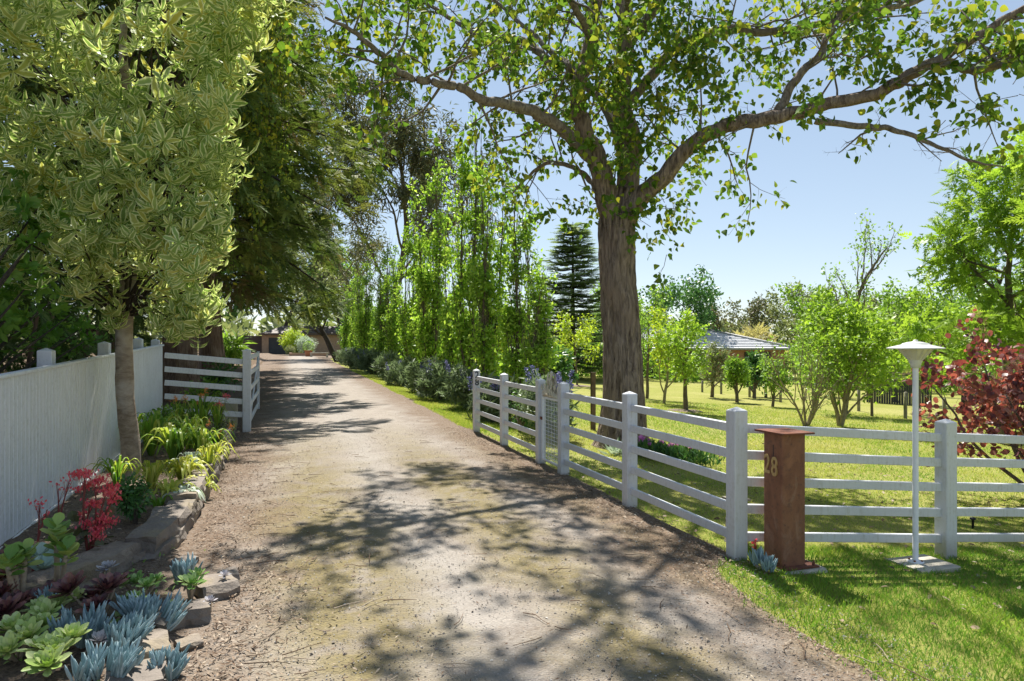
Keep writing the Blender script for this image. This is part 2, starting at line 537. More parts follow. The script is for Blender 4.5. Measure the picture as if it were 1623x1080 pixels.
# rust
m, nt, bs = new_mat('rusted_steel')
n1 = noi(nt, coord(nt, (1, 1, .6)), 5.5, 7, .7, .6); n2 = noi(nt, coord(nt), 22, 6, .75); n3 = noi(nt, coord(nt, (1, 1, .45)), 9, 5, .7, .8)
c = mixc(nt, ramp(nt, n1, [(0.32, 0.0), (0.66, 1.0)]), (0.155, 0.058, 0.032), (0.28, 0.125, 0.065))
c = mixc(nt, ramp(nt, n2, [(0.52, 0.0), (0.66, 0.75)]), c, (0.085, 0.045, 0.036))
c = mixc(nt, mth(nt, 'MULTIPLY', ramp(nt, n3, [(0.54, 0.0), (0.66, 1.0)]), 0.5), c, (0.34, 0.21, 0.145))
lk(nt, c, bs.inputs['Base Color']); bs.inputs['Roughness'].default_value = 0.75
bump(nt, bs, n2, 0.35, 0.006)
M['rust'] = m

# stone
m, nt, bs = new_mat('garden_stone')
oi = nd(nt, 'ObjectInfo')
n1 = noi(nt, coord(nt), 5, 6, .6); n2 = noi(nt, coord(nt), 26, 5, .65); n3 = noi(nt, coord(nt), 2.5, 3)
c = mixc(nt, ramp(nt, n1, [(0.3, 0.0), (0.7, 1.0)]), (0.17, 0.138, 0.11), (0.30, 0.25, 0.20))
c = mixc(nt, mth(nt, 'MULTIPLY', oi.outputs['Random'], 0.55), c, (0.15, 0.135, 0.125))
c = mixc(nt, ramp(nt, n2, [(0.55, 0.0), (0.72, 0.6)]), c, (0.12, 0.095, 0.07))
c = mixc(nt, ramp(nt, n3, [(0.56, 0.0), (0.68, 0.4)]), c, (0.26, 0.20, 0.085))
lk(nt, c, bs.inputs['Base Color']); bs.inputs['Roughness'].default_value = 0.9
bump(nt, bs, mth(nt, 'ADD', n1, n2), 0.8, 0.02)
M['stone'] = m

# gravel drive
m, nt, bs = new_mat('gravel_drive')
P = coord(nt); sx = nd(nt, 'SeparateXYZ'); lk(nt, P, sx.inputs[0]); X = sx.outputs[0]; Y = sx.outputs[1]
n_big = noi(nt, P, 0.8, 5, .6, 0.4); n_mid = noi(nt, P, 3.2, 6, .62, .3); n_fin = noi(nt, P, 34, 5, .7)
vo = nd(nt, 'TexVoronoi', Scale=75.0, Randomness=1.0); lk(nt, P, vo.inputs['Vector'])
vo2 = nd(nt, 'TexVoronoi', Scale=170.0, Randomness=1.0); lk(nt, P, vo2.inputs['Vector'])
c = mixc(nt, ramp(nt, n_mid, [(0.3, 0.0), (0.7, 1.0)]), (0.245, 0.21, 0.176), (0.335, 0.29, 0.245))
vs_ = nd(nt, 'SeparateColor'); lk(nt, vo.outputs['Color'], vs_.inputs[0])
vs2 = nd(nt, 'SeparateColor'); lk(nt, vo2.outputs['Color'], vs2.inputs[0])
c = mixc(nt, mth(nt, 'MULTIPLY', vs_.outputs[0], 0.42), c, (0.16, 0.138, 0.12))
c = mixc(nt, mth(nt, 'MULTIPLY', vs2.outputs[0], 0.35), c, (0.46, 0.43, 0.385))
# (tracks below) moss: two long drifts each side of the wheel tracks and ragged noise patches, near the entrance
def drift(x0, w):
    a = mth(nt, 'ABSOLUTE', mth(nt, 'SUBTRACT', X, x0))
    return ramp(nt, mth(nt, 'ADD', mth(nt, 'MULTIPLY', a, 1.0 / w), mth(nt, 'MULTIPLY', mth(nt, 'SUBTRACT', n_big, 0.5), 2.2)), [(0.25, 1.0), (1.0, 0.0)])
trk = mth(nt, 'MAXIMUM', drift(1.02, 0.4), drift(2.5, 0.36))
c = mixc(nt, mth(nt, 'MULTIPLY', trk, 0.5), c, (0.32, 0.295, 0.265))
dm = mth(nt, 'MAXIMUM', drift(0.3, 0.7), drift(1.8, 0.55))
dm = mth(nt, 'MAXIMUM', dm, mth(nt, 'MULTIPLY', drift(2.9, 0.4), 0.75))
nearf = ramp(nt, mth(nt, 'MULTIPLY', Y, 0.01), [(0.08, 1.0), (0.145, 0.0)])
mo = mth(nt, 'MULTIPLY', mth(nt, 'MULTIPLY', dm, nearf), ramp(nt, n_mid, [(0.30, 0.0), (0.52, 1.0)]))
deb = mth(nt, 'MULTIPLY', mth(nt, 'MULTIPLY', ramp(nt, noi(nt, P, 1.5, 6, .68, .5), [(0.42, 0.0), (0.66, 1.0)]), nearf), ramp(nt, n_fin, [(0.34, 0.2), (0.6, 1.0)]))
c = mixc(nt, mth(nt, 'MULTIPLY', deb, 0.8), c, (0.135, 0.105, 0.08))
moc = mixc(nt, ramp(nt, n_fin, [(0.35, 0.0), (0.65, 1.0)]), (0.125, 0.10, 0.036), (0.23, 0.185, 0.07))
c = mixc(nt, mth(nt, 'MULTIPLY', mo, 0.75), c, moc)
# rotted leaf and bark litter along both edges
wob_ = mth(nt, 'ADD', mth(nt, 'MULTIPLY', mth(nt, 'SUBTRACT', n_big, 0.5), 1.3), mth(nt, 'ADD', mth(nt, 'MULTIPLY', mth(nt, 'SUBTRACT', n_mid, 0.5), 1.1), mth(nt, 'MULTIPLY', mth(nt, 'SUBTRACT', n_fin, 0.5), 0.9)))
el = ramp(nt, mth(nt, 'ADD', mth(nt, 'ADD', X, 0.75), wob_), [(0.1, 1.0), (0.95, 0.0)])
xr = mth(nt, 'SUBTRACT', 3.05, X)
er = ramp(nt, mth(nt, 'ADD', xr, wob_), [(0.1, 1.0), (0.95, 0.0)])
ed = mth(nt, 'MAXIMUM', mth(nt, 'MULTIPLY', el, 0.95), mth(nt, 'MULTIPLY', er, 0.95))
ed = mth(nt, 'MULTIPLY', ed, ramp(nt, n_fin, [(0.30, 0.25), (0.55, 1.0)]))
lc = mixc(nt, ramp(nt, noi(nt, P, 55, 3, .7), [(0.35, 0.0), (0.65, 1.0)]), (0.085, 0.055, 0.036), (0.23, 0.165, 0.115))
c = mixc(nt, ed, c, lc)
lk(nt, c, bs.inputs['Base Color']); bs.inputs['Roughness'].default_value = 0.95
bs.inputs['Specular IOR Level'].default_value = 0.1
hgt = mth(nt, 'ADD', mth(nt, 'MULTIPLY', vo.outputs['Distance'], -0.7), mth(nt, 'ADD', n_fin, mth(nt, 'MULTIPLY', n_mid, 1.5)))
bump(nt, bs, hgt, 0.6, 0.02)
M['drive'] = m

# lawn ground / litter ground, one sheet
m, nt, bs = new_mat('lawn_ground')
P = coord(nt); sx = nd(nt, 'SeparateXYZ'); lk(nt, P, sx.inputs[0]); X = sx.outputs[0]
n_big = noi(nt, P, 0.35, 5, .6, .5); n_mid = noi(nt, P, 1.7, 6, .6); n_fin = noi(nt, P, 40, 5, .75); n_str = noi(nt, coord(nt, (1, 3, 1)), 12, 4, .7)
g = mixc(nt, ramp(nt, n_mid, [(0.3, 0.0), (0.7, 1.0)]), (0.22, 0.235, 0.045), (0.31, 0.305, 0.08))
g = mixc(nt, ramp(nt, n_big, [(0.45, 0.0), (0.64, 0.75)]), g, (0.38, 0.345, 0.13))
g = mixc(nt, mth(nt, 'MULTIPLY', ramp(nt, n_fin, [(0.35, 1.0), (0.6, 0.0)]), 0.55), g, (0.11, 0.135, 0.024))
g = mixc(nt, mth(nt, 'MULTIPLY', ramp(nt, n_str, [(0.45, 0.0), (0.7, 1.0)]), 0.35), g, (0.34, 0.335, 0.10))
br = mixc(nt, ramp(nt, n_fin, [(0.35, 0.0), (0.65, 1.0)]), (0.075, 0.050, 0.032), (0.19, 0.135, 0.09))
br = mixc(nt, ramp(nt, n_mid, [(0.5, 0.0), (0.7, .7)]), br, (0.10, 0.085, 0.035))
f = ramp(nt, mth(nt, 'ADD', X, mth(nt, 'MULTIPLY', mth(nt, 'SUBTRACT', n_mid, 0.5), 1.6)), [(0.0, 1.0), (1.0, 0.0)])
c = mixc(nt, f, g, br)
lk(nt, c, bs.inputs['Base Color']); bs.inputs['Roughness'].default_value = 0.95
bs.inputs['Specular IOR Level'].default_value = 0.1
bump(nt, bs, mth(nt, 'ADD', n_fin, n_str), 0.7, 0.03)
M['lawn'] = m

# soil
m, nt, bs = new_mat('mulched_soil')
P = coord(nt); n1 = noi(nt, P, 7, 6, .65); n2 = noi(nt, P, 45, 5, .75)
c = mixc(nt, ramp(nt, n2, [(0.35, 0.0), (0.65, 1.0)]), (0.085, 0.06, 0.043), (0.28, 0.21, 0.15))
c = mixc(nt, ramp(nt, n1, [(0.5, 0.0), (0.7, 0.6)]), c, (0.16, 0.12, 0.085))
lk(nt, c, bs.inputs['Base Color']); bs.inputs['Roughness'].default_value = 0.95
bump(nt, bs, mth(nt, 'ADD', n1, n2), 0.9, 0.03)
M['soil'] = m

def litter_mat(name, stops):
    m, nt, bs = new_mat(name)
    at = nd(nt, 'Attribute', attribute_name='rnd')
    lk(nt, ramp(nt, at.outputs['Fac'], [(i / (len(stops) - 1), s) for i, s in enumerate(stops)]), bs.inputs['Base Color'])
    bs.inputs['Roughness'].default_value = 0.85
    bs.inputs['Specular IOR Level'].default_value = 0.2
    return m
M['litter'] = litter_mat('dry_leaf_litter', [(0.07, 0.045, 0.03), (0.15, 0.095, 0.06), (0.26, 0.19, 0.13), (0.40, 0.33, 0.25), (0.20, 0.13, 0.08)])
M['chips'] = litter_mat('gravel_chips', [(0.12, 0.105, 0.09), (0.22, 0.19, 0.165), (0.34, 0.31, 0.265), (0.5, 0.47, 0.42), (0.2, 0.16, 0.13)])
M['grass'] = leaf_mat('lawn_blades', [(0.08, 0.185, 0.024), (0.15, 0.25, 0.034), (0.26, 0.30, 0.055), (0.35, 0.335, 0.12)], 0.42, 0.6, spec=0.15)

# foliage
M['vari'] = leaf_mat('variegated_leaf', [(0.13, 0.21, 0.05), (0.19, 0.27, 0.075), (0.26, 0.325, 0.11), (0.40, 0.36, 0.08)], 0.40, 0.5, edge=(0.78, 0.80, 0.45), spec=0.2, tint=(1.1, 1.15, .75))
M['glossy'] = leaf_mat('bright_glossy_leaf', [(0.06, 0.15, 0.025), (0.115, 0.235, 0.035), (0.19, 0.31, 0.06)], 0.45, 0.35)
M['heart'] = leaf_mat('heart_leaf', [(0.045, 0.095, 0.014), (0.075, 0.15, 0.02), (0.13, 0.20, 0.03), (0.26, 0.26, 0.03)], 0.45, 0.6, spec=0.15)
M['cyp'] = leaf_mat('cypress_spray', [(0.035, 0.068, 0.018), (0.068, 0.115, 0.028), (0.11, 0.155, 0.036), (0.17, 0.20, 0.05), (0.15, 0.115, 0.055)], 0.24, 0.65, spec=0.12)
M['ivy'] = leaf_mat('trailing_vine_leaf', [(0.075, 0.13, 0.018), (0.13, 0.20, 0.028), (0.22, 0.27, 0.045), (0.42, 0.36, 0.03)], 0.42, 0.45)
M['dark'] = leaf_mat('dark_conifer_leaf', [(0.03, 0.06, 0.018), (0.055, 0.10, 0.028), (0.095, 0.15, 0.04)], 0.3, 0.6, spec=0.15)
M['norf'] = leaf_mat('norfolk_pine_needle', [(0.12, 0.18, 0.09), (0.17, 0.24, 0.12), (0.22, 0.29, 0.15)], 0.42, 0.6, spec=0.15)
M['pear'] = leaf_mat('columnar_tree_leaf', [(0.085, 0.18, 0.02), (0.15, 0.275, 0.03), (0.24, 0.37, 0.05), (0.32, 0.43, 0.08)], 0.52, 0.4)
M['yellow'] = leaf_mat('golden_green_leaf', [(0.17, 0.26, 0.02), (0.27, 0.36, 0.028), (0.40, 0.45, 0.05)], 0.5, 0.45)
M['orch'] = leaf_mat('orchard_leaf', [(0.08, 0.16, 0.022), (0.14, 0.25, 0.035), (0.23, 0.34, 0.06)], 0.46, 0.45)
M['olive'] = leaf_mat('olive_grey_leaf', [(0.09, 0.12, 0.05), (0.15, 0.18, 0.085), (0.24, 0.26, 0.15)], 0.35, 0.5)
M['gum'] = leaf_mat('gum_leaf', [(0.055, 0.07, 0.04), (0.085, 0.10, 0.055), (0.12, 0.125, 0.075), (0.11, 0.085, 0.055)], 0.35, 0.5)
M['robin'] = leaf_mat('light_green_pinnate_leaf', [(0.11, 0.20, 0.02), (0.18, 0.29, 0.03), (0.27, 0.38, 0.05)], 0.48, 0.45)
M['cot'] = leaf_mat('purple_smoke_leaf', [(0.075, 0.03, 0.035), (0.135, 0.045, 0.05), (0.21, 0.085, 0.07), (0.30, 0.145, 0.11)], 0.38, 0.4, tint=(1.4, .75, .6), spec=.4)
M['plume'] = leaf_mat('smoky_plume', [(0.26, 0.13, 0.11), (0.36, 0.20, 0.165), (0.44, 0.27, 0.22)], 0.4, 0.7, tint=(1.2, .9, .8))
M['echi'] = leaf_mat('echium_leaf', [(0.085, 0.12, 0.06), (0.135, 0.18, 0.095), (0.22, 0.265, 0.16)], 0.3, 0.55, tint=(1.1, 1.2, .9))
M['spike'] = leaf_mat('blue_flower_spike', [(0.07, 0.075, 0.17), (0.12, 0.12, 0.25), (0.19, 0.19, 0.33)], 0.25, 0.6, tint=(1, 1, 1.2))
M['straw'] = leaf_mat('straw_plume', [(0.30, 0.27, 0.13), (0.42, 0.38, 0.20)], 0.35, 0.7)
M['strap'] = leaf_mat('strap_leaf', [(0.07, 0.16, 0.02), (0.13, 0.25, 0.03), (0.24, 0.34, 0.05), (0.36, 0.38, 0.08)], 0.42, 0.38)
M['lime'] = leaf_mat('lime_yellow_leaf', [(0.24, 0.30, 0.04), (0.36, 0.40, 0.06), (0.45, 0.43, 0.12)], 0.4, 0.45)
M['silver'] = leaf_mat('silver_leaf', [(0.28, 0.34, 0.26), (0.40, 0.45, 0.36)], 0.25, 0.55, tint=(1, 1.1, .9))
M['box'] = leaf_mat('small_dark_green_leaf', [(0.03, 0.085, 0.025), (0.05, 0.13, 0.035), (0.09, 0.19, 0.05)], 0.3, 0.35)
M['chalk'] = leaf_mat('blue_chalk_leaf', [(0.13, 0.20, 0.21), (0.20, 0.28, 0.30), (0.30, 0.38, 0.40)], 0.12, 0.6, tint=(.9, 1.1, 1.1), spec=.2)
M['aeo_g'] = leaf_mat('green_rosette_leaf', [(0.13, 0.25, 0.055), (0.20, 0.33, 0.09), (0.33, 0.43, 0.17)], 0.22, 0.4)
M['aeo_l'] = leaf_mat('lime_rosette_leaf', [(0.26, 0.36, 0.10), (0.36, 0.46, 0.16), (0.48, 0.53, 0.26)], 0.25, 0.42)
M['aeo_p'] = leaf_mat('purple_rosette_leaf', [(0.035, 0.012, 0.018), (0.065, 0.02, 0.028), (0.12, 0.045, 0.05), (0.20, 0.09, 0.075)], 0.15, 0.32, tint=(1.4, .7, .7), spec=.5)
M['eche'] = leaf_mat('grey_rosette_leaf', [(0.30, 0.30, 0.32), (0.42, 0.40, 0.42)], 0.15, 0.5, tint=(1.1, 1, 1))
M['jade'] = leaf_mat('paddle_leaf', [(0.10, 0.20, 0.035), (0.19, 0.31, 0.06), (0.36, 0.42, 0.13)], 0.25, 0.38, spec=.4)
M['flap'] = leaf_mat('blue_green_paddle_leaf', [(0.22, 0.32, 0.27), (0.32, 0.41, 0.35)], 0.2, 0.45, tint=(1, 1.1, 1))
M['redfl'] = leaf_mat('red_flower_bell', [(0.42, 0.06, 0.10), (0.58, 0.10, 0.14), (0.66, 0.20, 0.17)], 0.4, 0.45, tint=(1.3, .7, .7))
M['orange'] = leaf_mat('orange_bract', [(0.55, 0.16, 0.03), (0.55, 0.26, 0.12)], 0.35, 0.45)
M['pinkfl'] = leaf_mat('pink_petal', [(0.50, 0.13, 0.40), (0.62, 0.28, 0.55)], 0.35, 0.45, tint=(1.1, .9, 1.1))
M['whitefl'] = leaf_mat('white_petal', [(0.70, 0.68, 0.60), (0.8, 0.78, 0.72)], 0.3, 0.5, tint=(1, 1, .9))
M['redstem'] = plain('red_stem', (0.26, 0.06, 0.05), (0.18, 0.05, 0.045), 0.55, 20)
M['palestem'] = plain('pale_ringed_stem', (0.42, 0.34, 0.24), (0.30, 0.23, 0.16), 0.8, 30, 0.5)
M['stem'] = plain('green_stem', (0.14, 0.17, 0.06), (0.10, 0.10, 0.05), 0.7, 20)

M['bark_hero'] = bark_mat('fissured_grey_brown_bark', (0.085, 0.062, 0.05), (0.38, 0.30, 0.24), (0.28, 0.21, 0.165), 3.0, 0.5, 1.0, 0.06)
M['bark_limb'] = bark_mat('limb_bark', (0.10, 0.08, 0.068), (0.27, 0.235, 0.2), (0.2, 0.16, 0.13), 4, 1.5, 0.8, 0.02)
M['bark_vari'] = bark_mat('pale_lichen_bark', (0.17, 0.125, 0.09), (0.33, 0.27, 0.21), (0.50, 0.46, 0.41), 1.2, 3.0, 0.5, 0.015)
M['bark_cyp'] = bark_mat('stringy_red_brown_bark', (0.105, 0.062, 0.042), (0.26, 0.175, 0.125), (0.31, 0.235, 0.18), 4.5, 0.35, 0.9, 0.05)
M['bark_gen'] = bark_mat('grey_twig_bark', (0.10, 0.08, 0.06), (0.19, 0.155, 0.12), (0.14, 0.12, 0.085), 4, 1.5, 0.5, 0.012)
M['bark_pale'] = bark_mat('pale_twig_bark', (0.22, 0.19, 0.13), (0.33, 0.29, 0.20), (0.25, 0.22, 0.13), 4, 1.5, 0.4, 0.01)
M['bark_dark'] = bark_mat('dark_twig_bark', (0.035, 0.028, 0.022), (0.08, 0.065, 0.05), (0.06, 0.05, 0.04), 4, 1.5, 0.5, 0.012)

# house
m, nt, bs = new_mat('red_brick')
bt = nd(nt, 'TexBrick', Scale=1.0); lk(nt, ocoord(nt), bt.inputs['Vector'])
v = nt.nodes.new('ShaderNodeMapping'); v.inputs['Rotation'].default_value = (R(90), 0, 0); lk(nt, ocoord(nt), v.inputs[0]); lk(nt, v.outputs[0], bt.inputs['Vector'])
bt.inputs['Color1'].default_value = (0.52, 0.21, 0.12, 1); bt.inputs['Color2'].default_value = (0.42, 0.16, 0.10, 1); bt.inputs['Mortar'].default_value = (0.40, 0.33, 0.27, 1)
bt.inputs['Brick Width'].default_value = 0.24; bt.inputs['Row Height'].default_value = 0.086; bt.inputs['Mortar Size'].default_value = 0.01
lk(nt, bt.outputs[0], bs.inputs['Base Color']); bs.inputs['Roughness'].default_value = 0.9
M['brick'] = m
M['tilebase'] = plain('grey_roof_tile', (0.66, 0.66, 0.67), (0.56, 0.56, 0.58), 0.7, 2)
M['gutter'] = plain('gutter_paint', (0.30, 0.30, 0.29), None, 0.5)
M['glass'] = plain('dark_window_glass', (0.02, 0.025, 0.03), None, 0.08, spec=0.8)
M['frame_dark'] = plain('dark_frame', (0.05, 0.05, 0.055), None, 0.5)
M['garage_wall'] = plain('tan_rendered_wall', (0.40, 0.27, 0.185), (0.33, 0.22, 0.15), 0.85, 3)
M['roller'] = plain('charcoal_roller_door', (0.06, 0.065, 0.072), (0.05, 0.053, 0.06), 0.55, 2)
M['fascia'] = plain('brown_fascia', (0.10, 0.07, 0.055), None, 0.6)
M['terracotta'] = plain('terracotta', (0.42, 0.17, 0.08), (0.34, 0.14, 0.07), 0.85, 6)
M['black_fence'] = plain('dark_stained_timber', (0.045, 0.047, 0.052), (0.06, 0.06, 0.062), 0.7, 4)
M['cream'] = plain('cream_box', (0.55, 0.50, 0.36), (0.46, 0.42, 0.30), 0.6, 4)

# ================================================================== SETTING
def axis(parts):
    out = [np.linspace(a, b, n, endpoint=False) for a, b, n in parts]
    return np.concatenate(out + [[parts[-1][1]]])

gx = axis([(-400, -60, 10), (-60, -8, 14), (-8, 16, 72), (16, 60, 40), (60, 500, 12)])
gy = axis([(-150, -10, 10), (-10, 24, 80), (24, 70, 40), (70, 140, 20), (140, 700, 12)])
XX, YY = np.meshgrid(gx, gy, indexing='ij')
nx, ny = XX.shape
idx = np.arange(nx * ny).reshape(nx, ny)
Q = np.stack([idx[:-1, :-1], idx[1:, :-1], idx[1:, 1:], idx[:-1, 1:]], -1).reshape(-1, 4)
mb = MB(); mb.add(np.stack([XX, YY, gh(XX, YY)], -1).reshape(-1, 3), Q=Q)
ground = mb.build('ground', M['lawn'])
tag(ground, 'green and straw coloured lawn falling away to the house', None, None, 'structure')

# gravel drive
def interp(y, ys, xs): return np.interp(y, ys, xs)
ys = axis([(-30, 0, 20), (0, 30, 150), (30, 97, 120)])
xl = interp(ys, [-30, 12, 14.5, 30, 70, 80, 97], [-1.1, -1.1, -2.0, -2.2, -2.6, -5, -9])
xr = interp(ys, [-30, 0, 4.35, 4.62, 12.4, 14, 30, 60, 72, 97], [2.7, 2.72, 2.95, 3.36, 3.38, 3.30, 3.45, 3.5, 3.9, 6.0])
jl = np.array([mnoise.noise(Vector((0.3, y * 0.9, 1.7))) * 0.13 + mnoise.noise(Vector((4.3, y * 3.1, 1.7))) * 0.05 for y in ys])
xr = xr + jl * np.where((ys > 4.5) & (ys < 12.6), 0.25, 1.0); xl = xl + jl
nxs = 26
t = np.linspace(0, 1, nxs)
XX = xl[None] + (xr - xl)[None] * t[:, None]; YY = np.repeat(ys[None], nxs, 0)
ZZ = gh(XX, YY) + 0.006 + 0.03 * (1 - (2 * t[:, None] - 1) ** 2)
for i in range(nxs):
    for j in range(0, len(ys)):
        if ys[j] < 30: ZZ[i, j] += 0.012 * mnoise.noise(Vector((XX[i, j] * 1.1, YY[i, j] * .8, 3.3)))
ZZ[0] = gh(XX[0], YY[0]) + 0.004; ZZ[-1] = gh(XX[-1], YY[-1]) + 0.004
ZZ = np.maximum(ZZ, gh(XX, YY) + 0.004)
idx = np.arange(nxs * len(ys)).reshape(nxs, len(ys))
Q = np.stack([idx[:-1, :-1], idx[1:, :-1], idx[1:, 1:], idx[:-1, 1:]], -1).reshape(-1, 4)
mb = MB(); mb.add(np.stack([XX, YY, ZZ], -1).reshape(-1, 3), Q=Q)
drive = mb.build('gravel_driveway', M['drive'])
tag(drive, 'long pale gravel driveway with moss and leaf litter', None, None, 'structure')
def dz(x, y):
    """approx top of the drive"""
    xa = np.interp(y, ys, xl); xb = np.interp(y, ys, xr)
    tt = np.clip((x - xa) / (xb - xa), 0, 1)
    return gh(x, y) + 0.006 + 0.03 * (1 - (2 * tt - 1) ** 2)

# raised garden bed beside the paling fence
def bed_edge(y): return np.interp(y, [1, 3.9, 5.0, 5.5, 6.2, 7, 11, 13.4], [-0.62, -0.60, -0.45, -0.62, -0.85, -0.86, -0.92, -1.0])
def wall_line(y): return np.interp(y, [4.75, 5.0, 5.6, 6.3, 7, 11, 13.4], [-2.2, -1.65, -1.30, -1.02, -0.95, -0.99, -1.05])
def bh(x, y):
    """top of the garden bed"""
    x = np.asarray(x, float); y = np.asarray(y, float)
    up = sstep(0.05, -0.12, x - wall_line(y)) * sstep(4.7, 4.9, y)
    low = sstep(0.03, -0.15, x - bed_edge(y))
    z = low * (0.05 + 0.015 * np.clip(y - 6, 0, 8)) + up * 0.055 - up * 0.03 * np.clip(-x - 1.0, 0, 1.2)
    return np.maximum(z, 0.0)
bx = np.linspace(-2.24, -0.4, 30); by = np.linspace(0.5, 13.55, 150)
XX, YY = np.meshgrid(bx, by, indexing='ij')
ZZ = bh(XX, YY)
for i in range(XX.shape[0]):
    for j in range(XX.shape[1]):
        ZZ[i, j] += 0.022 * mnoise.noise(Vector((XX[i, j] * 4, YY[i, j] * 4, 0))) * (ZZ[i, j] > 0.03) - 0.02 * (ZZ[i, j] < 0.01)
idx = np.arange(XX.size).reshape(XX.shape)
Q = np.stack([idx[:-1, :-1], idx[1:, :-1], idx[1:, 1:], idx[:-1, 1:]], -1).reshape(-1, 4)
mb = MB(); mb.add(np.stack([XX, YY, ZZ], -1).reshape(-1, 3), Q=Q)
tag(mb.build('garden_bed_soil', M['soil']), 'dark mulched soil of the raised garden bed', None, None, 'structure')

# ------------------------------------------------------------------ stones
def stone_mesh(seed):
    import bmesh
    bm = bmesh.new(); bmesh.ops.create_cube(bm, size=1.0)
    bmesh.ops.subdivide_edges(bm, edges=bm.edges[:], cuts=2, use_grid_fill=True)
    r = np.random.default_rng(seed)
    o = Vector(r.uniform(0, 50, 3))
    for v in bm.verts:
        p = v.co
        q = p.normalized() * 0.62
        p = p * 0.72 + q * 0.28
        n = mnoise.noise_vector(p * 1.9 + o) * 0.16 + mnoise.noise_vector(p * 5 + o) * 0.05
        v.co = p + n
    me = bpy.data.meshes.new('stone'); bm.to_mesh(me); bm.free()
    me.materials.append(M['stone'])
    return me
STONES = [stone_mesh(i) for i in range(7)]
wall = thing('stone_wall', 'long low dry stone wall retaining the raised bed by the fence', 'wall', (-0.95, 9.0, 0))
y = 13.3; r = np.random.default_rng(2)
while y > 4.85:
    sl = (wall_line(y - .1) - wall_line(y + .1)) / -0.2
    L = r.uniform(0.2, 0.5)
    ang = math.atan2(1, sl) if False else math.atan(-float(sl))
    x = float(wall_line(y)) - 0.02
    for k in range(2):
        hgt = r.uniform(.12, .17)
        zc = 0.035 + k * 0.10 + 0.012 * max(y - 6, 0) - (0.02 if y < 6 else 0)
        inst('stone', STONES[r.integers(7)], wall, (x + r.uniform(-.012, .012) + (0.02 if k == 0 else 0), y - L * .45 + r.uniform(-.06, .06), zc),
             (r.uniform(-.08, .08), r.uniform(-.08, .08), ang + r.uniform(-.1, .1)), (r.uniform(.20, .27), L * 1.2, hgt * 1.15))
    y -= L * math.cos(ang) * 0.97
edge = thing('stone_edging', 'broken row of rough edging stones around the succulents beside the drive', 'edging', (-0.5, 4.3, 0))
for (px, py, sx, sy, sz, a) in [(338, 945, .30, .34, .17, .5), (362, 925, .16, .2, .12, .2), (306, 985, .22, .30, .15, .2), (262, 1000, .30, .24, .18, 1.0), (232, 1045, .26, .3, .15, .4), (300, 1030, .14, .16, .06, .4),
                                (215, 1100, .3, .34, .16, .2), (185, 1190, .3, .4, .16, .1), (292, 900, .2, .16, .09, 1.2)]:
    p, d = Gp(px, py)
    inst('stone', STONES[r.integers(7)], edge, (p[0], p[1], 0.03), (r.uniform(-.1, .1), r.uniform(-.1, .1), a), (sx * .8, sy * .85, sz * .95))

# ------------------------------------------------------------------ fences
def post_mb(x, y, z0, h, w=0.115):
    mb = MB(); b = 0.006; z1 = z0 + h - 0.035
    def ring(hw, z, c): return [(-hw + c, -hw), (hw - c, -hw), (hw, -hw + c), (hw, hw - c), (hw - c, hw), (-hw + c, hw), (-hw, hw - c), (-hw, -hw + c)], z
    V = []
    for pr, z in (ring(w / 2, z0 - 0.3, b), ring(w / 2, z1, b), ring(w / 2 - .004, z1 + .008, b)):
        V += [(x + a, y + c, z) for a, c in pr]
    V.append((x, y, z1 + 0.035))
    Q = [(k * 8 + i, k * 8 + (i + 1) % 8, k * 8 + 8 + (i + 1) % 8, k * 8 + 8 + i) for k in range(2) for i in range(8)]
    T = [(16 + i, 16 + (i + 1) % 8, 24) for i in range(8)]
    mb.add(V, Q=Q, T=T)
    return mb

def numeral(ch, size, loc, rot, mat, parent, name='numeral', ext=0.004, scale=(1, 1, 1)):
    cu = bpy.data.curves.new('numeral', 'FONT'); cu.body = ch; cu.size = size; cu.extrude = ext
    cu.align_x = 'CENTER'; cu.align_y = 'CENTER'
    try: cu.offset = size * 0.012
    except Exception: pass
    t = bpy.data.objects.new('numeral_tmp', cu); col.objects.link(t)
    bpy.context.view_layer.update()
    me = bpy.data.meshes.new_from_object(t)
    bpy.data.objects.remove(t)
    me.materials.clear(); me.materials.append(mat)
    return inst(name, me, parent, loc, rot, scale)

RAILH = [0.165, 0.385, 0.60, 0.81, 1.02]
FX = 3.34
def rails(parent, a, b, za, zb, hs=RAILH, h=0.072, w=0.036, m='paint', n=0.0575):
    a = np.array(a, float); b = np.array(b, float); d = nrm(b - a)
    for q in hs:
        mb = MB(); bar(mb, (*(a + d * n), za + q), (*(b - d * n), zb + q), w, h, bev=.005)
        mb.build('rail', M[m], parent, smooth=False)

fa = thing('post_and_rail_fence', 'pale grey five rail fence between the far numbered post and the mesh gate', 'fence', (FX, 10.7, 0))
PA = [(FX, 12.45), (FX, 10.70), (FX, 8.98)]
pobj = [post_mb(x, y, float(gh(x, y)), 1.19).build('post', M['paint'], fa, smooth=False) for x, y in PA]
for p, q in zip(PA, PA[1:]): rails(fa, p, q, 0, 0)
numeral('2', 0.165, (FX - 0.005, 12.45 - 0.0605, 1.075), (R(90), 0, 0), M['digit'], pobj[0])
numeral('8', 0.165, (FX - 0.005, 12.45 - 0.0605, 0.935), (R(90), 0, 0), M['digit'], pobj[0])

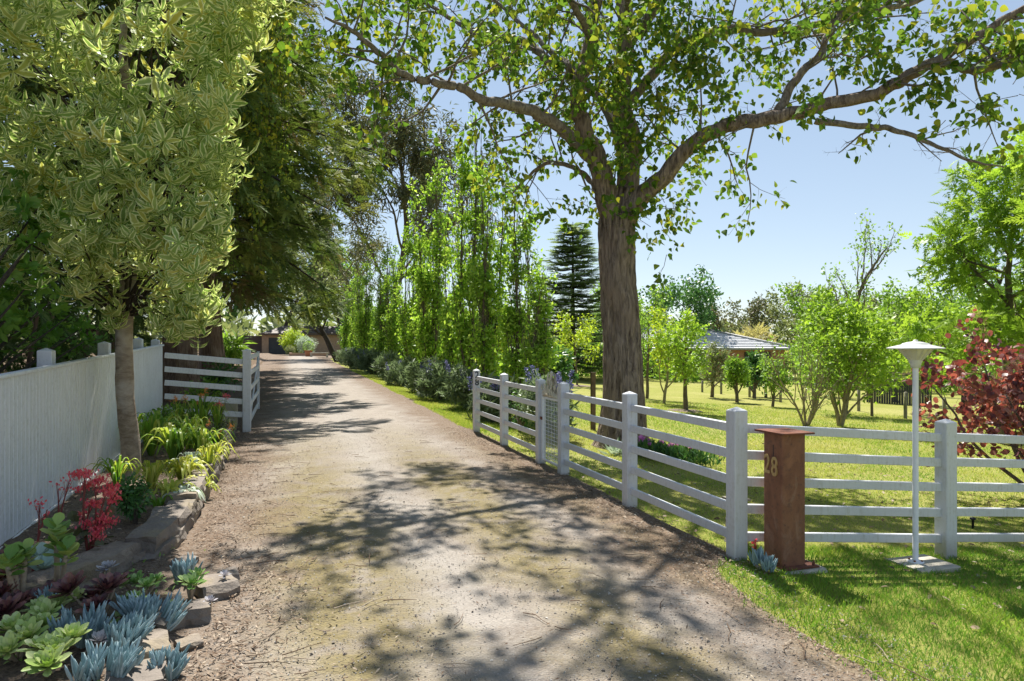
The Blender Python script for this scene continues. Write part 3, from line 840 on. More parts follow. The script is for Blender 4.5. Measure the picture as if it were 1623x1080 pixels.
fb = thing('post_and_rail_fence', 'pale grey five rail fence turning the corner by the rusty number post', 'fence', (FX, 4.56, 0))
PB = [(FX, 8.14), (FX, 6.34), (FX, 4.56), (5.30, 4.38), (7.25, 4.2), (9.2, 4.02), (11.15, 3.84), (13.1, 3.66), (15.05, 3.48)]
for x, y in PB: post_mb(x, y, float(gh(x, y)), 1.19 if y > 4.5 else 1.18, 0.12).build('post', M['paint'], fb, smooth=False)
for p, q in zip(PB, PB[1:]): rails(fb, p, q, float(gh(*p)), float(gh(*q)))

# mesh garden gate
g = thing('garden_gate', 'narrow white wire mesh garden gate with leaf shaped top ornament', 'gate', (FX, 8.56, 0))
ya, yb = 8.14 + 0.085, 8.98 - 0.085
for yy in (ya, yb): bar(MB(), (FX, yy, .05), (FX, yy, 1.0), .03, .03)
for n_, y_ in (('stile', ya), ('stile', yb)):
    mb = MB(); bar(mb, (FX, y_, 0.06), (FX, y_, 0.98), .032, .032, bev=.006); mb.build(n_, M['white'], g, smooth=False)
for z_ in (0.075, 0.93):
    mb = MB(); bar(mb, (FX, ya + .017, z_), (FX, yb - .017, z_), .028, .03, bev=.005); mb.build('gate_rail', M['white'], g, smooth=False)
mb = MB()
for k in range(1, 12): tube(mb, [(FX, ya + (yb - ya) * k / 12, .07), (FX, ya + (yb - ya) * k / 12, .93)], .0032, 5, cap=False)
for k in range(1, 17): tube(mb, [(FX + .004, ya, .075 + .855 * k / 17), (FX + .004, yb, .075 + .855 * k / 17)], .0032, 5, cap=False)
o = mb.build('wire_mesh', M['white'], g); o['kind'] = 'stuff'
mb = MB()
r = np.random.default_rng(8)
box(mb, (FX - .012, ya, 0.95), (FX + .012, yb, 1.0))
for row, (z_, n_) in enumerate(((1.0, 7), (1.07, 6), (1.14, 3), (1.2, 2))):
    for k in range(n_):
        yy = 0.5 * (ya + yb) + (k - (n_ - 1) / 2) * 0.1
        a = (k - (n_ - 1) / 2) * 0.35 * (1 if row % 2 else -1)
        put(mb, leaf_tpl([(0.3, .22), (.7, .22)], .5, .1), [(FX - .02, yy, z_ - .04)], [(0, math.sin(a), math.cos(a))], [(-1, 0, .1)], .14, .5)
        put(mb, leaf_tpl([(0.3, .22), (.7, .22)], .5, .1), [(FX + .02, yy, z_ - .04)], [(0, math.sin(a), math.cos(a))], [(1, 0, .1)], .14, .5)
lathe(mb, [(0.001, 1.31), (0.022, 1.29), (0.028, 1.26), (0.016, 1.23), (.03, 1.2)], (FX, .5 * (ya + yb), 0), 10)
mb.build('gate_ornament', plain('ornament_ivory', (0.66, 0.62, 0.52), (0.5, 0.47, 0.38), .7, 20), g)
mb = MB(); box(mb, (FX - .03, yb - .03, .62), (FX - .017, yb + .03, .66)); mb.build('latch', M['steel_base'], g, smooth=False)

# left paling fence
PX = -2.2
def fz(y): return 0.03 * (y - 6.3)
lf = thing('paling_fence', 'tall pale grey boarded fence with capped posts beside the garden bed', 'fence', (PX, 10, 0))
pm = MB()
bar(pm, (0, 0, 0), (0, 0, 1.40), 0.0885, 0.02, bev=.0085)
# bar() with a vertical axis lays w along X: turn it so the board faces +X
for v in pm.V: v[:, [0, 1]] = v[:, [1, 0]]
pmesh = pm.mesh('paling', M['paint_l'], smooth=False)
pmesh.flip_normals()
y = 13.62
while y > 1.0:
    inst('paling', pmesh, lf, (PX, y, fz(y) + r.uniform(-.004, .004)), (0, 0, 0), (1 + r.uniform(-.1, .1), 1, 1))
    y -= 0.0895
mb = MB(); bar(mb, (PX, 1.0, fz(1) + 1.418), (PX, 13.66, fz(13.66) + 1.418), .075, .032, bev=.006); mb.build('capping_rail', M['paint_l'], lf, smooth=False)
for z_ in (0.25, 1.15):
    mb = MB(); bar(mb, (PX - .035, 1.0, fz(1) + z_), (PX - .035, 13.64, fz(13.64) + z_), .045, .07); mb.build('back_rail', M['paint_l'], lf, smooth=False)
for y_ in (2.1, 4.1, 6.1, 7.95, 10.2, 12.3, 13.78):
    post_mb(PX - .125, y_, fz(y_) - .1, 1.69 - (0.06 if y_ > 13 else 0), .13).build('post', M['paint'], lf, smooth=False)
bb = MB(); bar(bb, (PX + .028, 1.0, fz(1) + .0), (PX + .028, 13.6, fz(13.6) + .03), .02, .12); bb.build('plinth_board', M['paint_l'], lf, smooth=False)

# left rail panel and gate post
lp = thing('rail_panel', 'short pale grey five rail panel between the boarded fence and the drive', 'fence', (-0.77, 13.65, 0))
post_mb(-0.77, 13.65, 0, 1.57, .14).build('post', M['paint'], lp, smooth=False)
for q in (0.34, 0.585, 0.83, 1.075, 1.325):
    mb = MB(); bar(mb, (-2.16, 13.70, q + .13), (-0.845, 13.66, q), .04, .10, bev=.006); mb.build('rail', M['paint_l'], lp, smooth=False)

# open driveway gate leaf
og = thing('driveway_gate', 'open pale grey driveway gate leaf folded back along the drive', 'gate', (-0.76, 13.8, 0))
for yy, hh in ((13.86, 1.47), (17.6, 1.47)):
    mb = MB(); bar(mb, (-0.735, yy, .08), (-0.735, yy, hh), .06, .09, bev=.006); mb.build('stile', M['paint'], og, smooth=False)
for q in (0.2, 0.5, 0.8, 1.1, 1.4):
    mb = MB(); bar(mb, (-0.735, 13.905, q), (-0.735, 17.555, q), .035, .09, bev=.006); mb.build('rail', M['paint'], og, smooth=False)
mb = MB(); bar(mb, (-0.73, 13.90, .22), (-0.73, 17.55, 1.38), .03, .05); mb.build('brace', M['paint'], og, smooth=False)

# ------------------------------------------------------------------ rusty number post
p, d = Gp(1243, 896)
rp = thing('number_post', 'rusty square steel post with brass number 28 and flat cap', 'post', p)
x0, y0, z0 = p; hw = 0.108
mb = MB()
def rring(hw, rr, z, n=4):
    out = []
    for cx, cy, a0 in ((1, 1, 0), (-1, 1, 90), (-1, -1, 180), (1, -1, 270)):
        for k in range(n + 1):
            a = R(a0 + 90 * k / n); out.append((x0 + cx * (hw - rr) + rr * math.cos(a), y0 + cy * (hw - rr) + rr * math.sin(a), z))
    return out
A = rring(hw, .016, z0 + .03); B = rring(hw, .016, z0 + 1.02); n = len(A)
mb.add(A + B, Q=[(i, (i + 1) % n, n + (i + 1) % n, n + i) for i in range(n)])
mb.build('steel_column', M['rust'], rp)
mb = MB(); bar(mb, (x0 - .16, y0 - .01, z0 + 1.028), (x0 + .15, y0 + .0, z0 + 1.024), .30, .014, bev=.003); mb.build('cap_plate', M['steel_base'], rp, smooth=False)
mb = MB(); box(mb, (x0 - .13, y0 - .17, z0 + .018), (x0 + .18, y0 + .13, z0 + .03)); mb.build('base_plate', M['steel_base'], rp, smooth=False)
mb = MB(); bar(mb, (x0 - .15, y0 - .03, z0 - .03), (x0 + .22, y0 - .03, z0 - .03), .36, .09, bev=.02); mb.build('footing', M['concrete'], rp, smooth=False)
for dx, dy in ((.15, -.14), (.15, .1), (-.11, -.14)):
    mb = MB(); lathe(mb, [(0.012, 0), (.012, .018), (.006, .02), (.006, .03), (.001, .031)], (x0 + dx, y0 + dy, z0 + .03), 6); mb.build('bolt', M['steel_base'], rp, smooth=False)
numeral('2', 0.205, (x0 - hw - .006, y0 + 0.055, z0 + .77), (R(90), 0, R(-90)), M['brass'], rp, scale=(.72, 1, 1))
numeral('8', 0.205, (x0 - hw - .006, y0 - 0.028, z0 + .76), (R(90), 0, R(-90)), M['brass'], rp, scale=(.72, 1, 1))
mb = MB(); box(mb, (x0 - hw - .0015, y0 - .012, z0 + .84), (x0 - hw + .002, y0 - .006, z0 + .93)); mb.build('slot', M['digit'], rp, smooth=False)

# ------------------------------------------------------------------ garden lamp
p, d = Gp(1451, 896)
la = thing('garden_lamp', 'white pole garden lamp with wide conical shade on a concrete pad', 'lamp', p)
x0, y0, z0 = p
mb = MB(); bar(mb, (x0 - .16, y0 - .03, z0 + .005), (x0 + .24, y0 - .03, z0 + .005), .34, .045, bev=.006); mb.build('concrete_pad', M['concrete'], la, smooth=False)
mb = MB(); lathe(mb, [(.001, .034), (.062, .034), (.062, .028)], (x0, y0, z0), 20)
lathe(mb, [(.06, .028), (.06, .036), (.026, .042), (.022, .05), (.022, 1.60)], (x0, y0, z0), 20); mb.build('pole', M['white'], la)
for k in range(4):
    a = k * math.pi / 2 + .6
    mb = MB(); lathe(mb, [(.009, 0), (.009, .014), (.001, .016)], (x0 + .045 * math.cos(a), y0 + .045 * math.sin(a), z0 + .034), 6); mb.build('bolt', M['steel_base'], la, smooth=False)
mb = MB(); lathe(mb, [(.022, 1.585), (.036, 1.59), (.040, 1.62), (.048, 1.635), (.05, 1.65)], (x0, y0, z0), 24); mb.build('collar', M['hood'], la)
mb = MB(); lathe(mb, [(.05, 1.65), (.125, 1.738), (.128, 1.742)], (x0, y0, z0), 32); o = mb.build('diffuser', M['opal'], la)
mb = MB()
for k in range(16):
    a = k * math.pi / 8
    tube(mb, [(x0 + .052 * math.cos(a), y0 + .052 * math.sin(a), z0 + 1.65), (x0 + .128 * math.cos(a), y0 + .128 * math.sin(a), z0 + 1.739)], .0025, 4, cap=False)
mb.build('diffuser_ribs', M['hood'], o)
mb = MB(); lathe(mb, [(.128, 1.741), (.205, 1.740), (.208, 1.745), (.20, 1.75), (.11, 1.772), (.098, 1.776), (.095, 1.784), (.05, 1.795), (.018, 1.80), (.016, 1.812), (.001, 1.815)], (x0, y0, z0), 36)
mb.build('shade', M['hood'], la)

# small stone tap pillar behind the corner post
p, d = Gp(1196, 842)
p = np.array([3.62, 4.95, float(gh(3.62, 4.95))])
tp = thing('tap_pillar', 'small stone pillar with grey lid behind the corner fence post', 'pillar', p)
for k in range(4):
    inst('stone', STONES[k], tp, p + np.array((0, 0, .06 + k * .085)), (0, 0, k * 1.3), (.15, .14, .12))
mb = MB(); box(mb, p + np.array((-.085, -.085, .37)), p + np.array((.085, .085, .385))); lathe(mb, [(.05, .385), (.045, .40), (.02, .405), (.02, .42), (.001, .425)], p, 12); mb.build('lid', M['pole_grey'], tp, smooth=False)

# timber post by the big tree and stub posts of the wire fence across the lawn
p, d = Gp(940, 682); s_ = d / FPX
mb = MB(); bar(mb, p - np.array((0, 0, .2)), p + np.array((0, 0, 1.24)), .1, .07, bev=.008)
tag(mb.build('timber_post', M['ironwood'], None, smooth=False), 'dark brown timber post standing beside the big tree trunk', 'post')
r = np.random.default_rng(4)
for k, (px, yb_, yt_) in enumerate([(1435, 664, 622), (1361, 652, 618), (1237, 638, 616), (1290, 645, 617), (1188, 630, 612), (1143, 625, 606), (1113, 622, 604), (1497, 672, 632)]):
    p, d = Gp(px, yb_)
    h = (yb_ - yt_) * d / FPX
    mb = MB(); tube(mb, [p - np.array((0, 0, .2)), p + np.array((0, 0, h * .5)), p + np.array((r.uniform(-.02, .02), 0, h))], .055, 9)
    lb = ['rough grey round fence post standing in the lawn just beside the lamp pole', 'short grey fence post to the right of the leafy multi stem tree', 'short grey fence post among the orchard trees', 'short grey fence post behind the bare twiggy shrub',
          'short grey fence post in front of the brick house', 'second short fence post from the brick house corner', 'short fence post farthest along toward the big trunk', 'round fence post below the purple leaved shrub'][k]
    tag(mb.build('fence_post', M['pole_grey']), lb, 'post', 'round posts across the lawn')
# sprinkler
p, d = Gp(1542, 838); p[2] = float(gh(p[0], p[1]))
mb = MB(); lathe(mb, [(.012, -.05), (.012, .09), (.03, .095), (.03, .11), (.012, .115), (.001, .12)], p, 10)
tag(mb.build('sprinkler', M['digit']), 'tiny dark sprinkler head poking up from the lawn behind the fence', 'sprinkler')

# ================================================================== BUILDINGS
# brick house across the lawn
hz = 54.0
c0 = W(1258, 552, hz)
gz = float(gh(c0[0], c0[1]))
house = thing('brick_house', 'single storey red brick house with grey tiled hip roof behind the orchard', 'house', (c0[0], c0[1], gz))
right = np.array((CS, -SN, 0)); fwd = np.array((SN, CS, 0))
ez = c0[2]; LEN = 14.0; DEP = 9.0
e0 = c0 + np.array((0, 0, 0))                      # front right eave corner
def HP(a, b, z): return e0 - right * a + fwd * b + np.array((0, 0, z - ez))
wz0 = gz - .5
mb = MB(); i0 = 0.5
Vw = [HP(i0, i0, wz0), HP(LEN, i0, wz0), HP(LEN, DEP - i0, wz0), HP(i0, DEP - i0, wz0)]
Vw += [v + np.array((0, 0, ez - .05 - wz0)) for v in Vw]
mb.add(Vw, Q=BOXQ); mb.build('wall', M['brick'], house, smooth=False)
rz = ez + 1.62
mb = MB()
Ve = [HP(0, 0, ez), HP(LEN + .5, 0, ez), HP(LEN + .5, DEP, ez), HP(0, DEP, ez)]
rd = [HP(DEP * .55 + 1.2, DEP / 2, rz), HP(LEN - DEP * .3, DEP / 2, rz)]
mb.add(Ve + rd, Q=[(0, 4, 5, 1), (2, 5, 4, 3)], T=[(1, 5, 2), (3, 4, 0)])
roof = mb.build('roof', M['tilebase'], house, smooth=False)
for k in range(1, 13):      # tile courses as thin lipped strips
    f = k / 13.0
    a = Ve[1] * (1 - f) + rd[1] * f; b = Ve[0] * (1 - f) + rd[0] * f
    mb = MB(); bar(mb, a + np.array((0, 0, .03)), b + np.array((0, 0, .03)), .10, .035); mb.build('tile_course', M['tilebase'], roof, smooth=False)
for a, b in ((Ve[0], rd[0]), (rd[0], rd[1]), (rd[1], Ve[1]), (Ve[3], rd[0])):
    mb = MB(); tube(mb, [a + np.array((0, 0, .05)), b + np.array((0, 0, .05))], .10, 8); mb.build('ridge_capping', M['gutter'], roof)
mb = MB(); bar(mb, HP(-.05, -.06, ez - .07), HP(LEN + .5, -.06, ez - .07), .12, .16); mb.build('gutter', M['gutter'], house, smooth=False)
mb = MB(); bar(mb, HP(-.06, 0, ez - .07), HP(-.06, DEP, ez - .07), .12, .16); mb.build('gutter', M['gutter'], house, smooth=False)
for a0, w_, zt, zb_ in ((1.7, 2.0, ez - .35, ez - 1.65), (6.5, 2.2, ez - .35, ez - 1.65), (10.6, 2.4, ez - .35, ez - 2.3)):
    mb = MB()
    v = [HP(a0, i0 - .03, zb_), HP(a0 + w_, i0 - .03, zb_), HP(a0 + w_, i0 - .03, zt), HP(a0, i0 - .03, zt)]
    mb.add(v, Q=[(0, 3, 2, 1)]); wd = mb.build('window', M['glass'], house, smooth=False)
    mb = MB()
    for a_, b_ in ((0, 1), (1, 2), (2, 3), (3, 0)): bar(mb, v[a_] - fwd * .02, v[b_] - fwd * .02, .07, .07)
    bar(mb, (v[0] + v[1]) / 2 - fwd * .02, (v[2] + v[3]) / 2 - fwd * .02, .06, .06)
    mb.build('window_frame', M['frame_dark'], wd, smooth=False)
mb = MB()
bar(mb, HP(-2.2, -1.2, ez - 2.0), HP(3.2, -1.2, ez - 2.0), .05, .06); bar(mb, HP(-2.2, -1.2, ez - 2.8), HP(3.2, -1.2, ez - 2.8), .05, .06)
for k in range(19): bar(mb, HP(-2.2 + k * .3, -1.2, ez - 2.8), HP(-2.2 + k * .3, -1.2, ez - 2.0), .03, .03)
mb.build('balustrade', M['gutter'], house, smooth=False)
mb = MB(); 
v = [HP(-2.2, -1.2, ez - 2.9), HP(3.2, -1.2, ez - 2.9), HP(3.2, i0 - .01, ez - 2.9), HP(-2.2, i0 - .01, ez - 2.9)]; v = v + [q + np.array((0, 0, .08)) for q in v]
mb.add(v, Q=BOXQ); mb.build('deck', M['black_fence'], house, smooth=False)

# dark boarded fence far right behind the lamp
a = Gp(1375, 638)[0]; b = Gp(1475, 645)[0]
df = thing('boarded_fence', 'low dark boarded fence with pale slatted top far behind the lamp', 'fence', a)
dd = nrm(b - a); n_ = 26
for k in range(n_):
    q = a + (b - a) * k / (n_ - 1)
    mb = MB(); hw_ = np.linalg.norm(b - a) / n_ * .47; e0_ = q - dd * hw_; e1_ = q + dd * hw_; bar(mb, np.array((*e0_[:2], q[2] + .4)), np.array((*e1_[:2], q[2] + .4)), .03, 1.2); mb.build('board', M['black_fence'], df, smooth=False)
for k in range(3):
    mb = MB(); bar(mb, a + np.array((0, -.03, 1.1 + k * .13)), b + np.array((0, -.03, 1.1 + k * .13)), .03, .08); mb.build('slat', M['pole_grey'], df, smooth=False)

# garage at the end of the drive
GY = 97.0
ga = thing('garage', 'tan rendered garage with charcoal roller door at the end of the drive', 'garage', (0, GY, 0))
def gbox(name, lo, hi, mat, parent=ga):
    mb = MB(); box(mb, lo, hi); return mb.build(name, M[mat], parent, smooth=False)
gbox('wall', (-3.6, GY, -.2), (-2.75, GY + 6, 2.75), 'garage_wall')
gbox('wall', (-2.75, GY, 2.25), (0.4, GY + 6, 2.75), 'garage_wall')
gbox('wall', (0.4, GY, -.2), (12.0, GY + 6, 2.75), 'garage_wall')
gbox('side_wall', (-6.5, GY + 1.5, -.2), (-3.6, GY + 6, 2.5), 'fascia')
door = gbox('roller_door', (-2.75, GY + .12, -.1), (0.4, GY + .18, 2.25), 'roller')
for k in range(10):
    gbox('door_rib', (-2.7, GY + .10, .12 + k * .21), (.35, GY + .119, .15 + k * .21), 'roller', door)
gbox('door_handle', (-1.3, GY + .07, 1.12), (-1.1, GY + .1, 1.17), 'white', door)
mb = MB(); e = 0.5
mb.add([(-4, GY - e, 2.75), (12.3, GY - e, 2.75), (12.3, GY + 7, 2.75), (-4, GY + 7, 2.75), (-1, GY + 3, 3.9), (9, GY + 3, 3.9)], Q=[(0, 1, 5, 4), (2, 3, 4, 5), (3, 2, 1, 0)], T=[(1, 2, 5), (3, 0, 4)])
mb.build('roof', M['fascia'], ga, smooth=False)
gbox('fascia', (-4, GY - e - .05, 2.6), (12.3, GY - e, 2.85), 'fascia')
# planter kerb, bench, potted ball
mb = MB(); box(mb, (-.1, 84, -.1), (4.2, 84.3, .38)); box(mb, (-.1, 84.302, -.1), (.2, 88, .38))
tag(mb.build('planter_wall', M['garage_wall'], None, smooth=False), 'low tan planter wall in front of the garage shrubs', 'wall')
bp = W(506, 566, 76.0)
bn = thing('garden_bench', 'low pale bench near the end of the drive', 'bench', (bp[0], bp[1], 0))
mb = MB(); box(mb, (bp[0] - 1.0, bp[1] - .25, .42), (bp[0] + 1.0, bp[1] + .25, .5)); mb.build('seat', M['concrete'], bn, smooth=False)
for sx_ in (-.85, .85):
    mb = MB(); box(mb, (bp[0] + sx_ - .1, bp[1] - .2, -.05), (bp[0] + sx_ + .1, bp[1] + .2, .419)); mb.build('leg', M['concrete'], bn, smooth=False)
pp = W(489, 566, 78.0); pp[2] = 0
tpz = thing('potted_topiary', 'round clipped green ball in a terracotta pot by the garage', 'potted plant', pp)
mb = MB(); lathe(mb, [(.001, 0), (.32, 0), (.42, .62), (.46, .62), (.46, .72), (.38, .72), (.001, .68)], pp, 20); mb.build('pot', M['terracotta'], tpz, smooth=False)
mb = MB(); blobs(mb, L_DIAM, [pp + np.array((0, 0, 1.15))], [.62], 1600, .11, rng, 0, .85); mb.build('foliage', M['orch'], tpz)
# cream meter box behind the rail panel
mb = MB(); bar(mb, (-1.18, 14.6, 0), (-1.18, 14.6, .52), .36, .3, bev=.02)
tag(mb.build('meter_box', M['cream'], None, smooth=False), 'cream box low behind the rail panel', 'box')

# ================================================================== TREES
# ---- big old tree inside the right fence
HD = 11.9
hb = W(985, 700, HD); hb[2] = float(gh(hb[0], hb[1]))
hero = thing('shade_tree', 'big old tree with fissured trunk and spreading limbs behind the right fence', 'tree', hb)
def bark_disp(P, a, rr):
    out = rr.copy()
    for i in range(P.shape[0]):
        z = P[i, 2]
        for j, t in enumerate(a):
            c, s = math.cos(t), math.sin(t)
            tw = 0.35 * mnoise.noise(Vector((c * 1.1, s * 1.1, z * .7 + 4)))
            c2, s2 = math.cos(t + tw), math.sin(t + tw)
            rdg = 1 - abs(mnoise.noise(Vector((c2 * 4.6, s2 * 4.6, z * 0.75)))) * 2.2
            fin = 1 - abs(mnoise.noise(Vector((c2 * 11, s2 * 11, z * 2.2 + 9)))) * 2.2
            lump = mnoise.noise(Vector((c * 1.5, s * 1.5, z * 1.3 + 20)))
            out[i, j] += -0.06 * max(0, 0.55 - rdg) * rr[i, j] / .3 + 0.022 * (fin - .5) + 0.055 * lump
    return out
tp_ = np.array([W(985, 722, HD), W(986, 690, HD), W(987, 620, HD), W(984, 520, HD), W(979, 430, HD), W(977, 375, HD), W(979, 335, HD), W(985, 300, HD)])
tr_ = np.array([.60, .455, .36, .335, .31, .31, .29, .2])
pr = smooth_path(np.hstack([tp_, tr_[:, None]]), 110)
mb = MB(); tube(mb, pr[:, :3], pr[:, 3], 90, disp=bark_disp); mb.build('trunk', M['bark_hero'], hero)

LIMBS = {  # pixel x, pixel y, depth, radius in m
 'right': [(983, 360, 11.9, 0.20), (1002, 326, 11.8, .175), (1042, 287, 11.6, .142), (1105, 224, 11.3, .12), (1165, 197, 11.0, .106), (1240, 185, 10.6, .098), (1310, 167, 10.3, .09), (1390, 150, 10.0, .078), (1450, 115, 9.8, .08), (1520, 75, 9.6, .066), (1623, 15, 9.3, .05), (1730, -50, 9, .035)],
 'dead': [(1290, 190, 10.3, .05), (1365, 200, 10.1, .043), (1420, 207, 9.9, .035), (1480, 230, 9.7, .026), (1540, 255, 9.5, .018), (1592, 265, 9.4, .008)],
 'right2': [(1490, 95, 9.7, .06), (1530, 112, 9.5, .05), (1570, 108, 9.3, .045), (1640, 92, 9.0, .035), (1720, 80, 8.7, .02)],
 'stem_left': [(975, 355, 11.9, .2), (962, 315, 11.8, .19), (945, 250, 11.7, .15), (925, 205, 11.6, .135), (915, 155, 11.5, .125), (929, 100, 11.5, .115), (936, 50, 11.6, .105), (950, -40, 11.8, .10), (940, -160, 12, .06)],
 'stem_mid': [(985, 345, 12.0, .22), (993, 300, 12.2, .2), (997, 230, 12.4, .18), (985, 150, 12.6, .165), (992, 60, 12.7, .15), (985, -60, 12.8, .12), (1010, -200, 13, .07)],
 'left': [(948, 262, 11.8, .10), (915, 228, 11.5, .095), (880, 197, 11.2, .09), (835, 173, 10.9, .085), (770, 160, 10.5, .07), (720, 135, 10.2, .06), (670, 128, 9.9, .052), (635, 116, 9.7, .047), (600, 85, 9.5, .04), (560, 50, 9.3, .03), (515, 28, 9.1, .015)],
 'left_high': [(925, 120, 11.5, .09), (895, 100, 11.9, .08), (865, 95, 12.2, .075), (835, 66, 12.6, .065), (770, 62, 13, .055), (735, 42, 13.3, .045), (690, 15, 13.6, .035), (630, -25, 14, .02)],
 'low_left': [(955, 315, 12.0, .06), (935, 285, 12.2, .05), (900, 262, 12.4, .042), (865, 260, 12.6, .034), (835, 282, 12.8, .024), (812, 308, 13, .012)],
 'right_high': [(992, 170, 12.5, .1), (1030, 120, 12.4, .09), (1085, 68, 12.3, .08), (1160, 46, 12.2, .07), (1235, 52, 12.0, .062), (1330, 30, 11.8, .052), (1440, 5, 11.5, .042), (1560, -40, 11.2, .02)],
 'riser': [(1225, 190, 10.7, .075), (1262, 125, 10.6, .062), (1300, 85, 10.5, .052), (1318, 40, 10.5, .045), (1352, -5, 10.5, .036), (1400, -80, 10.5, .015)],
 'back_left': [(985, 240, 12.3, .09), (960, 170, 12.9, .08), (910, 120, 13.6, .065), (850, 60, 14.3, .05), (770, -10, 15, .03), (700, -70, 15.6, .015)],
 'near_left': [(935, 60, 11.4, .06), (900, -10, 10.6, .05), (840, -90, 9.6, .04), (760, -160, 8.6, .03), (650, -230, 7.6, .015)],
 'near': [(990, 40, 12.5, .06), (1010, -60, 11.2, .05), (1040, -160, 9.8, .035), (1060, -280, 8.4, .02)],
 'near_right': [(1010, 60, 12.6, .1), (1090, -60, 11.8, .085), (1200, -160, 10.8, .065), (1330, -240, 9.8, .03)],
}
par_h = dict(n=[4, 3], t=[(.25, 1), (.2, 1)], ang=[.75, .8], lr=[.55, .5], rr=[.5, .5], seg=[.22, .18, .16], wob=[.16, .18, .2], up=[-.015, -.03, -.06], sides=[4, 3, 3], a0=.25, tap=.3)
dens = dict(right=20, dead=6, right2=11, stem_left=14, stem_mid=16, left=25, left_high=23, low_left=12, right_high=23, riser=18, back_left=17, near_left=24, near=11, near_right=9)
A_all = []; tw = MB(); r = np.random.default_rng(21)
for nm, L in LIMBS.items():
    P = np.array([[*W(a, b, c), q] for a, b, c, q in L])
    S = smooth_path(P, 12 * len(L))
    wob = np.array([[*mnoise.noise_vector(Vector((i * .21, hash(nm[0]) % 5, len(nm)))), 0] for i in range(len(S))]) * np.minimum(S[:, 3:], .05)
    S = S + wob
    mb = MB(); big = P[0, 3] > .15
    def lump(Pp, a, rr):
        o = rr.copy()
        for i in range(len(Pp)):
            for j, t in enumerate(a):
                o[i, j] *= 1 + .16 * mnoise.noise(Vector((math.cos(t) * 2 + Pp[i, 0] * 2, math.sin(t) * 2 + Pp[i, 1], Pp[i, 2] * 2.2))) + .07 * (1 - 2 * abs(mnoise.noise(Vector((math.cos(t) * 6, math.sin(t) * 6, Pp[i, 2] + Pp[i, 0])))))
        return o
    tube(mb, S[:, :3], S[:, 3], 26 if big else 12, disp=lump)
    mb.build('limb', M['bark_hero'] if big else M['bark_limb'], hero)
    D = nrm(np.gradient(S[:, :3], axis=0))
    for k in range(dens[nm]):
        t = .22 + .78 * (k + r.random()) / dens[nm]
        if nm in ('stem_left', 'stem_mid'): t = .12 + .88 * (k + r.random()) / dens[nm]
        j = min(int(t * (len(S) - 1)), len(S) - 1)
        dd = D[j] * r.uniform(.1, .7) + rdir(1, r)[0] * .9 + np.array((0, 0, .18))
        Ls = r.uniform(.7, 1.7) * (1.15 - .35 * t)
        if nm == 'dead': Ls *= .5
        an = []
        grow(tw, S[j, :3], dd, Ls, min(.022, S[j, 3] * .5), 0, par_h, an, r)
        if nm == 'dead' : continue
        A_all += an
# epicormic tufts round the fork and stems
for (px, py, d_, n_) in [(1035, 300, 11.7, 6), (1055, 345, 11.6, 7), (1040, 380, 11.6, 5), (1080, 310, 11.5, 4), (950, 330, 11.6, 4), (930, 300, 11.7, 5), (990, 200, 11.9, 6), (985, 260, 11.7, 5), (1010, 150, 11.8, 8), (1060, 60, 11.4, 9), (1100, 90, 11.2, 9),
                         (1130, 130, 11.2, 8), (1150, 60, 11.3, 8), (1080, 30, 11.2, 9), (1020, 60, 11.5, 8), (1040, 110, 11.4, 12), (1070, 150, 11.3, 9), (1010, 20, 11.4, 10), (1120, 40, 11.2, 10), (1090, 180, 11.3, 5), (1000, 230, 11.6, 6), (955, 150, 11.5, 5), (960, 100, 11.7, 6), (975, 40, 11.7, 7), (915, 30, 12, 5), (860, 20, 12, 5), (800, 15, 12, 4), (1170, 180, 11, 3), (1350, 210, 10, 1),
                         (1270, 60, 11, 4), (1380, 90, 10.4, 4), (1470, 50, 10, 4), (1560, 60, 9.5, 5), (1600, 140, 9.3, 4), (1540, 190, 9.2, 3), (1495, 170, 9.3, 2), (1420, 190, 9.8, 2), (700, 30, 11, 5), (640, 60, 10.5, 5), (600, 20, 10, 6), (560, 90, 9.6, 3), (780, 90, 11, 4), (870, 150, 11, 3)]:
    for k in range(n_):
        an = []
        grow(tw, W(px + r.normal() * 16, py + r.normal() * 16, d_ + r.normal() * .3), rdir(1, r)[0] + np.array((0, 0, -.1)), r.uniform(.35, .7), .006, 1, par_h, an, r)
        A_all += an
tw.build('twigs', M['bark_limb'], hero)
A = np.vstack(A_all)
mb = MB(); r2 = np.random.default_rng(5)
sel = np.vstack([A[r2.random(len(A)) < .95], A[r2.random(len(A)) < .6]])
leaves_at(mb, L_HEART, sel, 1, .112, r2, .06, .35, .75, .35, (0, 1), .35)
print('hero leaves', len(sel))
mb.build('crown', M['heart'], hero)

# ---- generic tree
def tree(name, label, cat, base, H, tr, par, tpl, leaf, per, mat, bark, seed, spread=.08, droop=.2, lean=(0, 0, 0), trunk_h=None, group=None, along=.5, stems=1, keep=1.0, limb_only=False, rndr=(0, 1), smin=None):
    r = np.random.default_rng(seed)
    o = thing(name, label, cat, base, group)
    wood = MB(); an = []
    for k in range(stems):
        d0 = np.array((0, 0, 1.0)) + np.array(lean) + (r.normal(size=3) * .35 * np.array((1, 1, 0)) if stems > 1 else 0)
        grow(wood, np.array(base) - np.array((0, 0, .1)), d0, H * (r.uniform(.8, 1.0) if stems > 1 else 1), tr, 0, par, an, r)
    wood.build('trunk', M[bark], o)
    A = np.vstack(an)
    if keep < 1: A = A[r.random(len(A)) < keep]
    mb = MB(); leaves_at(mb, tpl, A, per, leaf, r, spread, along, droop, .35, rndr, .7)
    mb.build('crown', M[mat], o)
    return o
